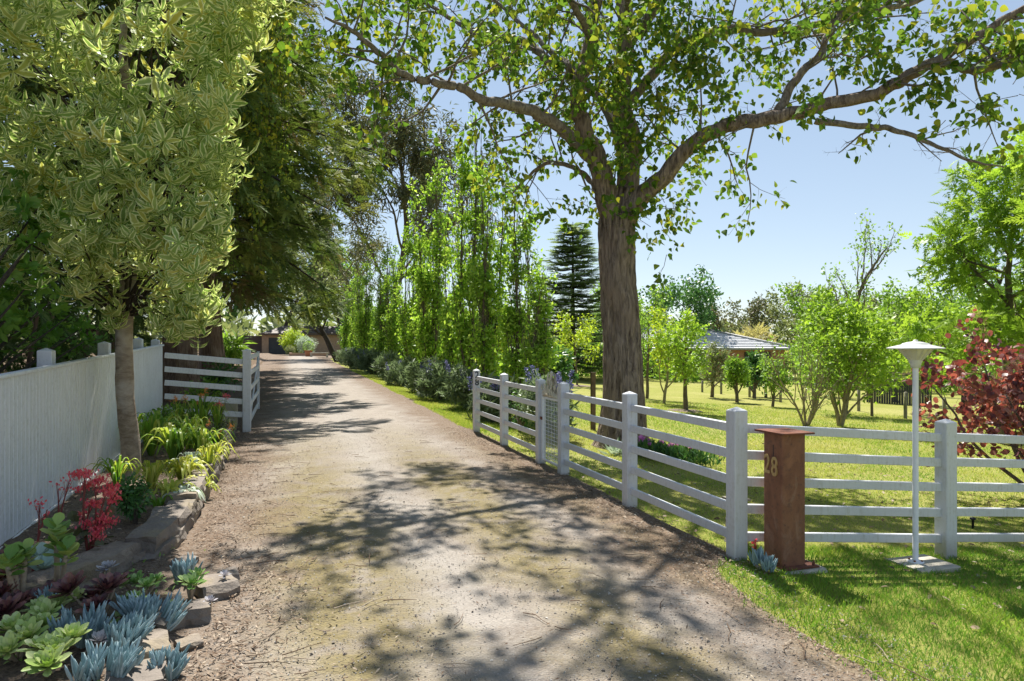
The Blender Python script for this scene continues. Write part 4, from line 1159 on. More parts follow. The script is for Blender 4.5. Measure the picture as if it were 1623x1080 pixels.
P_ROUND = dict(n=[9, 6, 4], t=[(.32, 1), (.25, 1), (.2, 1)], ang=[.95, .75, .7], lr=[.62, .55, .5], rr=[.5, .5, .5], seg=[.25, .2, .15, .12], wob=[.06, .12, .16, .2], up=[.02, .07, .04, .0], sides=[8, 5, 4, 3], lt=.4, a0=.3, tap=.25)
P_VASE = dict(n=[8, 6, 4], t=[(.12, .9), (.2, 1), (.2, 1)], ang=[.55, .55, .6], lr=[.75, .5, .45], rr=[.55, .5, .5], seg=[.2, .18, .15, .12], wob=[.07, .1, .14, .18], up=[.02, .10, .06, .02], sides=[7, 5, 4, 3], lt=.55, a0=.3, tap=.25)
P_AIRY = dict(n=[10, 6, 4], t=[(.28, 1), (.25, 1), (.25, 1)], ang=[.7, .65, .7], lr=[.6, .5, .5], rr=[.5, .5, .5], seg=[.3, .25, .2, .15], wob=[.07, .12, .15, .18], up=[.02, .08, .05, .02], sides=[8, 5, 4, 3], lt=.45, a0=.35, tap=.2)

# ---- variegated tree over the left fence
VD = 8.0
vb = W(208, 748, VD); vb[2] = float(bh(vb[0], vb[1])) - .02
vt = thing('variegated_tree', 'tree with cream edged leaves and pale speckled trunk beside the left fence', 'tree', vb)
mb = MB()
tpth = np.array([W(209, 770, VD), W(208, 740, VD), W(205, 690, VD), W(198, 620, VD), W(197, 540, VD), W(203, 450, VD), W(212, 370, VD), W(205, 290, VD), W(210, 200, VD), W(195, 90, VD), W(200, 0, VD)])
trad = np.array([.15, .115, .10, .096, .094, .086, .08, .07, .06, .045, .03])
S = smooth_path(np.hstack([tpth, trad[:, None]]), 80)
def lump2(Pp, a, rr):
    o = rr.copy()
    for i in range(len(Pp)):
        for j, t in enumerate(a):
            o[i, j] *= 1 + .14 * mnoise.noise(Vector((math.cos(t) * 1.3, math.sin(t) * 1.3, Pp[i, 2] * 3.2))) + .05 * mnoise.noise(Vector((math.cos(t) * 4, math.sin(t) * 4, Pp[i, 2] * 9)))
    return o
tube(mb, S[:, :3], S[:, 3], 24, disp=lump2)
mb.build('trunk', M['bark_vari'], vt)
r = np.random.default_rng(31)
C = []; RR = []
# crown outline in the photograph: (px, half-extents) rows of clumps at several depths
rows = [(-40, -160, 430), (10, -120, 400), (60, -100, 390), (120, -90, 378), (180, -80, 365), (240, -60, 352), (300, -40, 348), (360, 40, 345), (410, 90, 340), (455, 110, 335), (490, 250, 325), (515, 265, 318)]
for py, a, b in rows:
    for k in range(13):
        px = r.uniform(a, b) if k > 1 else b - r.uniform(5, 45)
        f = (px - 160) / 210.0
        dd = 8.0 + r.uniform(-1.45, 1.2) * math.sqrt(max(.12, 1 - min(1, abs(f)) ** 2))
        if py > 440: dd = r.uniform(7.4, 8.6) if px > 240 else r.uniform(8.2, 8.8)
        C.append(W(160 + (px - 160) * dd / 8.0 * 8.0 / dd, py + r.uniform(-28, 28), dd)); RR.append(r.uniform(.2, .36) if py < 440 else r.uniform(.13, .22))
for px, py, dd in [(165, 470, 7.7), (175, 505, 7.7), (185, 500, 7.75), (140, 455, 7.8), (30, 430, 7.4), (0, 470, 7.3), (285, 500, 7.8), (300, 520, 7.9), (265, 480, 7.7), (330, 480, 8.1), (345, 500, 8.1), (290, 430, 7.6), (240, 440, 7.5)]:
    C.append(W(px, py, dd)); RR.append(.15)
for k in range(70):   # foliage on the camera side of the crown
    px = r.uniform(-90, 335); py = r.uniform(-40, 425)
    C.append(W(px, py, r.uniform(6.5, 7.4))); RR.append(r.uniform(.18, .32))
for k in range(24):   # crown above the frame
    px = r.uniform(-150, 440); C.append(W(px, r.uniform(-380, -60), 8 + r.uniform(-1.3, 1.3))); RR.append(r.uniform(.3, .45))
C = np.array(C); RR = np.array(RR)
mb = MB()
L_OBD = leaf_tpl([(0.25, 0.10), (0.6, 0.185), (0.88, 0.12)], 0.3, 0.6)
WH = [whorl_tpl(L_OBD, [8, 6, 7, 5][k], [.5, .1, -.2, .3][k], 1.0, np.random.default_rng(k)) for k in range(4)]
for k in range(4):
    blobs(mb, WH[k], C[k::4], RR[k::4], 190, .14, r, .85, .35, 1.0, (0, .95), .4, .8, .3)
# rnd per whorl -> vary per leaf a little
Rv = np.concatenate(mb.R); Rv = np.clip(Rv + np.repeat(r.normal(0, .12, len(Rv) // 11), 11)[:len(Rv)], 0, 1); mb.R = [Rv]
mb.build('crown', M['vari'], vt)
mb = MB()
for c in C[::3]:
    t = np.clip((c[2] - 2.6) / 4.5, 0.05, .95); j = int(len(S) * (.42 + .5 * t)); s0 = S[min(j, len(S) - 1), :3]
    if np.linalg.norm(c - s0) > 2.6: continue
    mid = (s0 + c) / 2 + np.array((0, 0, .12)) + r.normal(size=3) * .08
    q = smooth_path(np.array([s0, mid, c]), 9)
    tube(mb, q, np.linspace(.016, .005, 9), 5)
mb.build('branches', M['bark_dark'], vt)

# ---- bright glossy tree poking in at the left edge, behind the fence
b0 = np.array((-2.75, 6.3, .15))
gt = thing('glossy_leaf_tree', 'bright green glossy leaved tree at the left edge behind the boarded fence', 'tree', b0)
r = np.random.default_rng(41); mb = MB(); C = []
for px, py in [(20, 340), (-20, 380), (40, 400), (10, 440), (30, 480), (-10, 500), (20, 530), (-40, 440), (70, 360), (60, 330), (-60, 330), (-80, 400), (5, 300), (50, 445), (-60, 520), (-30, 560), (10, 400)]:
    C.append(W(px, py, 6.9 + r.uniform(-.25, .5)))
for px, py in [(90, 470), (110, 500), (130, 520), (60, 520), (95, 540), (150, 530)]: C.append(W(px, py, 9.5 + r.uniform(-.3, .6)))
for k in range(4): blobs(mb, whorl_tpl(L_OVAL, 7, .2, .8, np.random.default_rng(k + 9)), C[k::4], np.full(len(C[k::4]), .26), 170, .12, r, .5, .3, 1, (0, 1), .3)
mb.build('crown', M['glossy'], gt)
mb = MB()
for c in C:
    q = smooth_path(np.array([b0, b0 + (c - b0) * np.array((.3, .3, .55)), c]), 10); tube(mb, q, np.linspace(.04, .006, 10), 6)
mb.build('trunk', M['bark_dark'], gt)

# ---- cypress row on the left of the drive
SPR = [spray_tpl(7, .66, .17, True, .22, k) for k in range(4)]
def cypress(label, base, H, tr, seed, nl, rad, hmin, per, dens_, vine=False, mat='cyp', sz=.42, lean=0.0):
    r = np.random.default_rng(seed)
    o = thing('cypress_tree', label, 'tree', base, 'cypresses along the left of the drive')
    base = np.array(base, float)
    wood = MB()
    zz = np.linspace(-.3, H, 60); tp = np.stack([base[0] + .15 * np.sin(zz * .35 + seed) + lean * zz / H, base[1] + .12 * np.cos(zz * .3), base[2] + zz], 1)
    rads = tr * (1 - .85 * zz / H) * (1 + .55 * np.exp(-np.maximum(zz, 0) * 1.6))
    def flute(Pp, a, rr):
        q = rr.copy()
        for i in range(len(Pp)):
            for j, t in enumerate(a):
                q[i, j] *= 1 + .18 * mnoise.noise(Vector((math.cos(t) * 2.2, math.sin(t) * 2.2, Pp[i, 2] * .35 + seed))) + .09 * mnoise.noise(Vector((math.cos(t) * 7, math.sin(t) * 7, Pp[i, 2] * .6 + seed)))
        return q
    tube(wood, tp, rads, 30, disp=flute)
    wood.build('trunk', M['bark_cyp'], o)
    lw = MB(); pos = []; dr = []
    for k in range(nl):
        h = hmin + (H - hmin) * (k + r.random()) / nl
        az = k * 2.4 + r.uniform(-.4, .4)
        f = (h - hmin) / (H - hmin)
        L = rad * (1.0 - .72 * f ** 1.3) * r.uniform(.65, 1.15) * (0.75 if f < .06 else 1)
        s0 = np.array([np.interp(h, zz, tp[:, 0]), np.interp(h, zz, tp[:, 1]), base[2] + h])
        dh = np.array((math.cos(az), math.sin(az), 0))
        q = smooth_path(np.array([s0, s0 + dh * L * .45 + np.array((0, 0, L * .16)), s0 + dh * L + np.array((0, 0, L * r.uniform(-.22, .2)))]), 12)
        tube(lw, q, np.linspace(.085 * (1 - .6 * f), .012, 12), 5)
        n = int(dens_ * L * .62)
        t = r.uniform(.28, 1, n) ** .8
        ii = np.clip(t * 11, 0, 10.99); i0_ = ii.astype(int); ff = (ii - i0_)[:, None]
        c = q[i0_] * (1 - ff) + q[i0_ + 1] * ff
        side = np.array((-dh[1], dh[0], 0))
        wd = .18 + .42 * np.sin(np.clip(t, 0, 1) * math.pi * .85)
        off = side * (r.normal(size=n) * wd)[:, None] + np.array((0, 0, 1)) * (r.normal(size=n) * .22 - .12)[:, None]
        pos.append(c + off)
        dr.append(dh * .9 + side * (np.sign(off @ side) * .5)[:, None] + rdir(n, r) * .85 + np.array((0, 0, -.25)))
    lw.build('branches', M['bark_dark'], o)
    pos = np.vstack(pos); dr = np.vstack(dr)
    cl = np.array([mnoise.noise(Vector(p * 1.15 + seed)) + .5 * mnoise.noise(Vector(p * 2.6)) for p in pos])
    kp = cl > -.12; pos = pos[kp]; dr = dr[kp]
    mb = MB(); k4 = r.integers(0, 4, len(pos))
    low = sstep(0, 1, r.random(len(pos)))
    patch = np.array([mnoise.noise(Vector(p * .45)) for p in pos])
    rv = np.clip(.42 + .5 * patch + r.normal(size=len(pos)) * .18, 0, .82)
    brown = np.array([mnoise.noise(Vector(p * .6 + np.array((9, 4, 2)))) for p in pos]) > .44
    rv[brown] = 1.0
    for k in range(4):
        s = k4 == k
        put(mb, SPR[k], pos[s], dr[s], rdir(s.sum(), r) * .6 + np.array((0, 0, 1)), sz * 1.16 * r.uniform(.45, 1.35, s.sum()), rv[s])
    mb.build('crown', M[mat], o)
    return len(pos)
n1 = cypress('nearest big cypress with stringy red brown trunk just behind the rail panel', (-2.9, 19.6, .15), 21, .42, 1, 92, 5.1, 3.8, 1, 112)
n2 = cypress('second cypress along the drive with a slimmer trunk', (-2.6, 24.4, .15), 19, .30, 2, 78, 5.3, 3.8, 1, 80, sz=.54)
n3 = cypress('third cypress along the drive with low drooping boughs', (-3.2, 32.0, .15), 21, .5, 3, 88, 6.2, 2.8, 1, 74, sz=.62)
n4 = cypress('fourth cypress along the drive nearest the garage', (-4.2, 43.0, .15), 20, .45, 4, 70, 5.6, 3.6, 1, 52, sz=.75)
n5 = cypress('dark cypress deep behind the boarded fence, left of the trunk row', (-6.6, 16.0, .15), 17, .3, 6, 64, 3.2, 1.5, 1, 36, mat='dark', sz=.58)
n6 = cypress('dark cypress behind the variegated tree, farthest left', (-7.5, 11.0, .15), 15, .3, 7, 58, 3.2, 1.2, 1, 36, mat='dark', sz=.56)
n7 = cypress('dark bushy cypress between the boarded fence and the trunk row', (-5.0, 21.5, .15), 13, .25, 8, 56, 2.6, .8, 1, 36, mat='dark', sz=.56)
print('cypress sprays', n1, n2, n3, n4, n5, n6, n7)

# trailing vine hanging from the nearest cypress
vn = thing('trailing_vine', 'yellow green vine trailing down the front of the nearest cypress', 'vine', W(400, 520, 17.5))
r = np.random.default_rng(51); st = MB(); an = []
for k in range(62):
    px = r.uniform(352, 452); y0_ = r.uniform(-80, 200); y1_ = y0_ + r.uniform(90, 330) * (1 - .4 * (px - 352) / 100)
    y1_ = min(y1_, 470)
    dd = r.uniform(15.8, 17.6)
    q = smooth_path(np.array([W(px, y0_, dd), W(px + r.uniform(-8, 8), (y0_ + y1_) / 2, dd), W(px + r.uniform(-10, 10), y1_, dd)]), 34)
    tube(st, q, .006, 3)
    an.append(np.hstack([q, nrm(np.gradient(q, axis=0))]))
st.build('stems', M['bark_dark'], vn)
mb = MB(); leaves_at(mb, L_OVAL, np.vstack(an), 2, .11, r, .09, .2, .7, .35, (0, 1), .3); mb.build('foliage', M['ivy'], vn)

# dark hedge understory behind the fence
hd = thing('conifer_hedge', 'dark unclipped conifer hedge behind the boarded fence', 'hedge', (-4.4, 13, .15))
r = np.random.default_rng(61); mb = MB(); C = []; RR = []
for k in range(150):
    y_ = r.uniform(5, 19); C.append((-4.6 + r.uniform(-.9, .55), y_, r.uniform(.3, 2.9))); RR.append(r.uniform(.35, .6))
for k in range(4): blobs(mb, SPR[k], C[k::4], RR[k::4], 105, .36, r, .1, .5)
mb.build('foliage', M['dark'], hd)
mb = MB()
for k in range(16):
    y_ = 5 + k * .9; tube(mb, smooth_path(np.array([(-4.5 + r.uniform(-.4, .4), y_, 0), (-4.5 + r.uniform(-.3, .3), y_, 1.4), (-4.5 + r.uniform(-.5, .5), y_ + r.uniform(-.4, .4), 2.8)]), 10), np.linspace(.06, .02, 10), 6)
mb.build('stems', M['bark_cyp'], hd)

# ---- gum tree beyond the cypresses
gb = np.array((6.8, 50, -.2))
tree('gum_tree', 'tall sparse gum tree with drooping grey brown leaves right of the cypresses', 'tree', gb, 16.5, .34,
     dict(n=[12, 7, 5], t=[(.3, 1), (.3, 1), (.2, 1)], ang=[.75, .7, .7], lr=[.5, .5, .5], rr=[.45, .5, .5], seg=[.8, .5, .4, .3], wob=[.05, .15, .18, .2], up=[0.01, .03, .0, -.06], sides=[8, 5, 4, 3], lt=.3, a0=.2, tap=.3),
     L_NARROW, .48, 10, 'gum', 'bark_gen', 3, .32, .8, lean=(-.02, 0, 0))
tree('gum_tree', 'second sparse gum tree leaning over the drive behind the columnar row', 'tree', (7.4, 74, -.2), 16, .32,
     dict(n=[11, 7, 5], t=[(.3, 1), (.3, 1), (.2, 1)], ang=[.75, .7, .7], lr=[.5, .5, .5], rr=[.45, .5, .5], seg=[.8, .5, .4, .3], wob=[.05, .15, .18, .2], up=[0.01, .03, .0, -.06], sides=[8, 5, 4, 3], lt=.3, a0=.2, tap=.3),
     L_NARROW, .55, 5, 'gum', 'bark_gen', 7, .35, .8, lean=(-.1, 0, 0))

# ---- leaning dark tree and shrubs near the garage
def bush(name, label, cat, base, rad, h, tpl, leaf, per, mat, seed, nb=14, droop=.1, group=None, rz=(.28, .48), bark='bark_gen', flat=1.0, rndr=(0, 1), out=1.0):
    r = np.random.default_rng(seed); base = np.array(base, float)
    o = thing(name, label, cat, base, group)
    u = rdir(nb, r); C = base + np.array((0, 0, h * .55)) + u * np.array((rad * .7, rad * .7, h * .36)) * r.uniform(.4, 1, (nb, 1))
    RR = r.uniform(*rz, nb) * min(rad, h)
    mb = MB()
    tl = tpl if isinstance(tpl, list) else [tpl]
    for k in range(len(tl)): blobs(mb, tl[k], C[k::len(tl)], RR[k::len(tl)], per, leaf, r, droop, .35, flat, rndr, .35, out)
    mb.build('foliage', M[mat], o)
    mb = MB()
    for c in C[:10]:
        q = smooth_path(np.array([base, base + (c - base) * np.array((.35, .35, .55)), c]), 7); tube(mb, q, np.linspace(.03, .006, 7) * max(1, rad), 4)
    mb.build('stems', M[bark], o)
    return o
bush('golden_shrub', 'yellow green rounded shrub in front of the garage door', 'shrub', W(470, 560, 86) * np.array((1, 1, 0)), 2.1, 3.6, L_DIAM, .2, 330, 'yellow', 5, 22)
bush('flowering_shrub', 'pale flowered grey green shrub beside the potted ball', 'shrub', W(484, 562, 82) * np.array((1, 1, 0)), 1.5, 2.3, L_DIAM, .16, 500, 'silver', 6, 16)
bush('low_shrub', 'low pale green shrub at the foot of the garage shrubs', 'shrub', W(462, 563, 83) * np.array((1, 1, 0)), .9, 1.5, L_DIAM, .14, 600, 'olive', 7, 12)
bush('fan_shrub', 'spiky green plant at the drive edge behind the open gate', 'shrub', (-3.4, 46, .1), 1.2, 2.0, L_LANCE, .8, 150, 'orch', 8, 10)
bush('verge_shrub', 'dark leafy shrub behind the open gate at the foot of the cypresses', 'shrub', (-2.0, 22, .05), .8, 1.0, L_OVAL, .12, 700, 'box', 9, 12)
bush('verge_shrub', 'leafy green shrub against the cypress trunk behind the rail panel', 'shrub', (-1.9, 16.8, .05), .55, .8, L_OVAL, .1, 800, 'orch', 10, 12)
tree('leaning_tree', 'dark trunked tree leaning out over the far end of the drive', 'tree', (3.9, 60, 0), 7.5, .26, P_ROUND, L_DIAM, .26, 3, 'olive', 'bark_dark', 12, .15, .2, lean=(-.55, 0, 0))
tree('far_tree', 'dark tree closing the view above the garage roof', 'tree', (-1.5, 104, 0), 13, .35, dict(P_ROUND, minr=.02, seg=[.5, .4, .3, .25]), L_DIAM, .62, 5, 'box', 'bark_dark', 13, .3)
tree('far_tree', 'bushy dark tree behind the right end of the garage', 'tree', (7.5, 103, 0), 12, .35, dict(P_ROUND, minr=.02, seg=[.5, .4, .3, .25]), L_DIAM, .62, 5, 'orch', 'bark_dark', 14, .3)
tree('far_tree', 'dark tree behind the left end of the garage', 'tree', (-10, 103, 0), 13, .35, dict(P_ROUND, minr=.02, seg=[.5, .4, .3, .25]), L_DIAM, .62, 5, 'box', 'bark_dark', 15, .3)

# ---- columnar tree row right of the drive
P_COL = dict(n=[26, 3], t=[(.05, .93), (.25, .9)], ang=[.36, .36], lr=[.36, .38], rr=[.42, .5], seg=[.25, .14, .1], wob=[.025, .05, .08], up=[.03, .17, .16], sides=[6, 4, 3], lt=.55, a0=.08, tap=.22, leaf_from=0, minr=.004)
def col_proto(seed):
    r = np.random.default_rng(seed)
    root = bpy.data.objects.new('columnar_tree', None); col.objects.link(root); ORG[root.name] = np.zeros(3)
    wood = MB(); an = []
    grow(wood, (0, 0, -.1), (0, 0, 1), 7.2, .06, 0, P_COL, an, r)
    grow(wood, (.1, .05, -.1), (.05, .03, 1), 5.9, .045, 0, P_COL, an, r)
    grow(wood, (-.08, -.06, -.1), (-.05, -.02, 1), 6.4, .045, 0, P_COL, an, r)
    wood.build('trunk', M['bark_gen'], root)
    A = np.vstack(an)
    # clumpy: drop leaves where noise is low, so sky shows through
    nz = np.array([mnoise.noise(Vector(p[:3] * 1.9 + seed)) for p in A])
    A = A[nz > -.02 + .04 * (A[:, 2] - 3)]
    A = A[A[:, 2] > .35]
    mb = MB(); leaves_at(mb, L_MID, A, 3, .145, r, .08, .3, .35, .35, (0, 1), .3); leaves_at(mb, L_MID, A[A[:, 2] < 3.6], 2, .14, r, .16, .3, .3, .35, (.2, 1), .3)
    mb.build('crown', M['pear'], root)
    print('col leaves', len(A) * 3)
    return root
protos = [col_proto(100 + k) for k in range(4)]
rowY = [(13.6, .5), (15.2, .72), (17.0, .9), (19.4, 1.12), (21.8, .78), (24.4, 1.14), (27.4, .84), (30.6, 1.02), (34, .82), (38, .98), (42.5, .86), (47.5, 1.0), (53, .9), (59, 1.0), (65, .95)]
words = ['shortest columnar tree nearest the far numbered post', 'second columnar tree from the numbered post', 'third columnar tree from the numbered post', 'tallest spired columnar tree in the row, fourth from the numbered post', 'fifth columnar tree from the numbered post',
         'sixth columnar tree from the numbered post, tall against the sky', 'seventh columnar tree from the numbered post', 'eighth columnar tree from the numbered post', 'ninth columnar tree in the row, near where the gum shows', 'tenth columnar tree in the row']
used = set()
for k, (y_, s_) in enumerate(rowY):
    pi = [2, 0, 1, 0, 3, 1, 2, 0, 3, 1, 2, 3, 0, 1, 2][k]
    p_ = protos[pi]
    o = p_ if pi not in used else copy_tree(p_); used.add(pi)
    x_ = 5.0 + 0.18 * math.sin(k * 2.1)
    o.location = (x_, y_, float(gh(x_, y_))); o.rotation_euler = (0, 0, k * 1.7); o.scale = (.95 * s_ ** .5, .95 * s_ ** .5, s_ * 1.07)
    tag(o, words[k] if k < 10 else ['eleventh', 'twelfth', 'thirteenth', 'fourteenth', 'farthest'][k - 10] + ' columnar tree in the row toward the garage', 'tree', 'columnar trees right of the drive')

# ---- blue spiked grey shrubs along the row
r = np.random.default_rng(71)
def echium(k, label, base, rad, h, nspike, group='grey blue spiked shrubs along the drive'):
    o = bush('echium_shrub', label, 'shrub', base, rad, h, whorl_tpl(L_NARROW, 10, .5, 1, np.random.default_rng(k)), .24, 190, 'echi', 200 + k, 14, .0, group)
    rr = np.random.default_rng(300 + k)
    for q in range(nspike):
        mb = MB()
        a = rr.uniform(0, 6.28); t = rr.uniform(.1, .8) * rad
        p0 = np.array(base) + np.array((t * math.cos(a), t * math.sin(a), h * rr.uniform(.7, .95)))
        d_ = nrm(np.array((math.cos(a) * .25, math.sin(a) * .25, 1)))
        L = rr.uniform(.22, .36); n = 46
        tt = rr.random(n); aa = rr.uniform(0, 6.28, n); wr = .035 * (1 - .75 * tt)
        pos = p0 + d_ * (tt * L)[:, None] + np.stack([np.cos(aa) * wr, np.sin(aa) * wr, 0 * aa], 1)
        put(mb, L_DIAM, pos, np.stack([np.cos(aa), np.sin(aa), aa * 0 + .5], 1), rdir(n, rr), .05, rr.random(n))
        tube(mb, [p0 - d_ * .15, p0, p0 + d_ * L * .98], .008, 5, rnd=.3)
        mb.build('flower_spike', M['spike'], o)
    return o
el = [('grey leaved blue spiked shrub nearest the numbered fence post', 4.35, 14.6, .85, 1.15, 12), ('second grey blue spiked shrub from the numbered post', 4.45, 17.2, .85, 1.1, 9), ('third grey blue spiked shrub from the numbered post', 4.3, 20.2, .9, 1.15, 9),
      ('fourth grey blue spiked shrub from the numbered post', 4.4, 23.5, .9, 1.1, 8), ('fifth grey blue spiked shrub from the numbered post', 4.3, 27.2, 1.0, 1.15, 7), ('sixth grey blue spiked shrub from the numbered post', 4.4, 32, 1.0, 1.2, 6),
      ('seventh grey shrub along the drive edge', 4.3, 38, 1.1, 1.3, 5), ('eighth grey shrub along the drive edge', 4.3, 45, 1.2, 1.4, 4), ('farthest grey shrub along the drive edge', 4.2, 53, 1.3, 1.6, 3)]
for k, (lb, x_, y_, rd_, h_, ns) in enumerate(el): echium(k, lb, (x_, y_, float(gh(x_, y_))), rd_ * (.8 + .3 * ((k * 7) % 5) / 5), h_ * (.72 + .3 * ((k * 3) % 4) / 4), ns)
echium(20, 'blue spiked shrub showing through the rails behind the mesh gate post', (4.35, 11.6, -.05), .62, 1.05, 12)
bush('under_shrub', 'dark leafy shrub showing between the rails left of the mesh gate', 'shrub', (4.25, 12.6, -.05), .6, .85, L_MID, .08, 900, 'box', 33, 12)
# greenery behind the row
bk = [('golden leafed tall shrub behind the columnar row', 8.5, 27, 1.7, 3.2, 'yellow'), ('mid green tall shrub behind the columnar row', 8.5, 34, 2.2, 4.0, 'orch'), ('bronze tinged shrub behind the columnar row', 9.0, 42, 2.3, 4.2, 'ivy'),
      ('dark rounded evergreen shrub below the tall pine', 10.2, 26, 1.0, 2.1, 'box'), ('dark evergreen mass behind the columnar row', 8.0, 50, 2.8, 5, 'box'), ('far green shrub behind the columnar row', 7.6, 58, 2.8, 5, 'orch'),
      ('light green shrub at the foot of the columnar row', 6.6, 20.5, .9, 1.7, 'orch'), ('dull green shrub beside the tall pine', 13.5, 40, 2.2, 3.6, 'box'), ('leafy screen shrub at the far end of the columnar row', 7.2, 70, 3, 5.4, 'box')]
for k, (lb, x_, y_, rd_, h_, mt) in enumerate(bk):
    bush('screen_shrub', lb, 'shrub', (x_, y_, float(gh(x_, y_))), rd_, h_, L_DIAM, .19 + .002 * y_, 240, mt, 400 + k, 22)

# ---- tall whorled pine
nb_ = W(908, 640, 44); nb_[2] = float(gh(nb_[0], nb_[1]))
npn = thing('norfolk_pine', 'tall dark pine with tiered horizontal branches behind the columnar row', 'tree', nb_)
r = np.random.default_rng(81); mb = MB(); lw = MB()
NH = W(908, 352, 44)[2] - nb_[2]
tube(lw, [nb_ + np.array((0, 0, z)) for z in np.linspace(-.2, NH, 20)], np.linspace(.24, .02, 20), 8)
lw.build('trunk', M['bark_dark'], npn); lw = MB()
z = .8
while z < NH - .1:
    f = z / NH; Lb = 4.3 * (1 - f) ** .9 + .2
    nbr = 7; a0 = r.uniform(0, 6.28)
    for k in range(nbr):
        if r.random() < .12: continue
        a = a0 + k * 6.283 / nbr + r.uniform(-.3, .3); z_j = z; z = z + r.uniform(-.12, .12); dh = np.array((math.cos(a), math.sin(a), 0)); L = Lb * r.uniform(.7, 1.15)
        q = smooth_path(np.array([nb_ + np.array((0, 0, z)), nb_ + dh * L * .55 + np.array((0, 0, z - .06 * L)), nb_ + dh * L + np.array((0, 0, z + .12 * L))]), 14)
        tube(lw, q, np.linspace(.03, .008, 14), 4)
        n = int(11 * L) + 7; t = r.uniform(.12, 1, n); ii = np.clip(t * 13, 0, 12.99).astype(int)
        side = np.array((-dh[1], dh[0], 0)); sg = r.choice([-1, 1], n)
        put(mb, SPR[k % 4], q[ii], dh * .8 + side * (sg * .75)[:, None] + np.array((0, 0, .22)), np.tile((0, 0, 1.), (n, 1)) + rdir(n, r) * .3, .9 * r.uniform(.5, 1.15, n), r.random(n))
        z = z_j
    z += (.36 - .12 * f) * r.uniform(.75, 1.25)
lw.build('branches', M['bark_dark'], npn); mb.build('crown', M['norf'], npn)

# ---- lawn trees
def ltree(px, py, name, label, H, tr, par, tpl, leaf, per, mat, bark, seed, **kw):
    p, d = Gp(px, py)
    return tree(name, label, kw.pop('cat', 'tree'), p, H, tr, par, tpl, leaf, per, mat, bark, seed, **kw), p
_, pY = ltree(915, 612, 'golden_tree', 'small bright yellow green tree on the lawn left of the big trunk', 2.9, .06, P_ROUND, L_MID, .15, 2, 'yellow', 'bark_gen', 501, spread=.09)
_, p1 = ltree(1087, 652, 'elm_tree', 'light green tree with a clean grey trunk just right of the big trunk', 2.45, .085, P_AIRY, L_MID, .12, 3, 'robin', 'bark_gen', 502, spread=.1, lean=(-.02, 0, 0))
ltree(1052, 640, 'leafy_sapling', 'yellow green sapling half hidden by the big trunk', 2.7, .06, P_VASE, L_MID, .12, 3, 'yellow', 'bark_pale', 503, spread=.1)
ltree(1025, 632, 'maple_sapling', 'dark leaved small tree touching the big trunk', 3.6, .07, P_ROUND, L_MID, .13, 2, 'orch', 'bark_gen', 504, spread=.1, lean=(.12, 0, 0))
ltree(1128, 630, 'olive_tree', 'grey green open branched orchard tree left of the house wall', 1.9, .09, P_VASE, L_LANCE, .17, 4, 'olive', 'bark_gen', 505, spread=.09)
ltree(1168, 638, 'fruit_tree', 'bright green fruit tree in front of the brick wall', 1.5, .08, P_VASE, L_MID, .13, 3, 'orch', 'bark_gen', 506, spread=.09, group='orchard fruit trees')
ltree(1196, 632, 'fruit_tree', 'darker fruit tree behind the bright green one by the house', 1.6, .09, P_VASE, L_MID, .15, 3, 'box', 'bark_gen', 507, spread=.1, group='orchard fruit trees')
ltree(1224, 645, 'fruit_tree', 'low fruit tree with spreading stems left of the twiggy shrub', 1.5, .06, P_VASE, L_MID, .12, 3, 'orch', 'bark_gen', 508, spread=.09, group='orchard fruit trees')
ltree(1214, 630, 'fruit_tree', 'dark green fruit tree below the house window', 1.35, .08, P_ROUND, L_MID, .16, 3, 'box', 'bark_gen', 509, spread=.1, group='orchard fruit trees')
ltree(1277, 676, 'twiggy_shrub', 'open twiggy shrub with bare lower branches in front of the leafy tree', 2.3, .035, P_VASE, L_MID, .085, 1, 'orch', 'bark_pale', 511, spread=.06, stems=5, keep=.35, cat='shrub')
ltree(1331, 676, 'multi_stem_tree', 'bright green leafy tree in the middle of the lawn behind the number post', 3.0, .06, P_VASE, L_MID, .13, 3, 'robin', 'bark_pale', 512, spread=.1, stems=3)
ltree(1340, 655, 'multi_stem_tree', 'taller leafy tree close behind the bright lawn tree', 3.9, .07, P_VASE, L_MID, .14, 3, 'orch', 'bark_gen', 515, spread=.1)
ltree(1382, 660, 'fruit_tree', 'small fruit tree just left of the lamp pole', 2.1, .05, P_ROUND, L_MID, .12, 3, 'robin', 'bark_gen', 513, spread=.08, group='orchard fruit trees')
ltree(1300, 628, 'fruit_tree', 'round green tree behind the twiggy shrub at the lawn edge', 3.0, .08, P_ROUND, L_MID, .16, 3, 'orch', 'bark_gen', 514, spread=.1, group='orchard fruit trees')
for (p_, rd_, lb) in ((p1, .55, 'ring of brown mulch around the clean trunked tree'), (pY, .7, 'ring of brown mulch under the golden tree')):
    mb = MB(); a = np.arange(28) * 2 * math.pi / 28
    rr_ = rd_ * (1 + .15 * np.sin(a * 3 + 1) + .1 * np.sin(a * 7))
    V = [(p_[0], p_[1], p_[2] + .06)]
    for f, zz in ((.6, .045), (1, .006)):
        V += [(p_[0] + rr_[i] * f * math.cos(a[i]), p_[1] + rr_[i] * f * math.sin(a[i]), float(gh(p_[0] + rr_[i] * f * math.cos(a[i]), p_[1] + rr_[i] * f * math.sin(a[i]))) + zz) for i in range(28)]
    mb.add(V, T=[(0, 1 + i, 1 + (i + 1) % 28) for i in range(28)], Q=[(1 + i, 29 + i, 29 + (i + 1) % 28, 1 + (i + 1) % 28) for i in range(28)])
    tag(mb.build('mulch_ring', M['soil']), lb, None, None, 'structure')

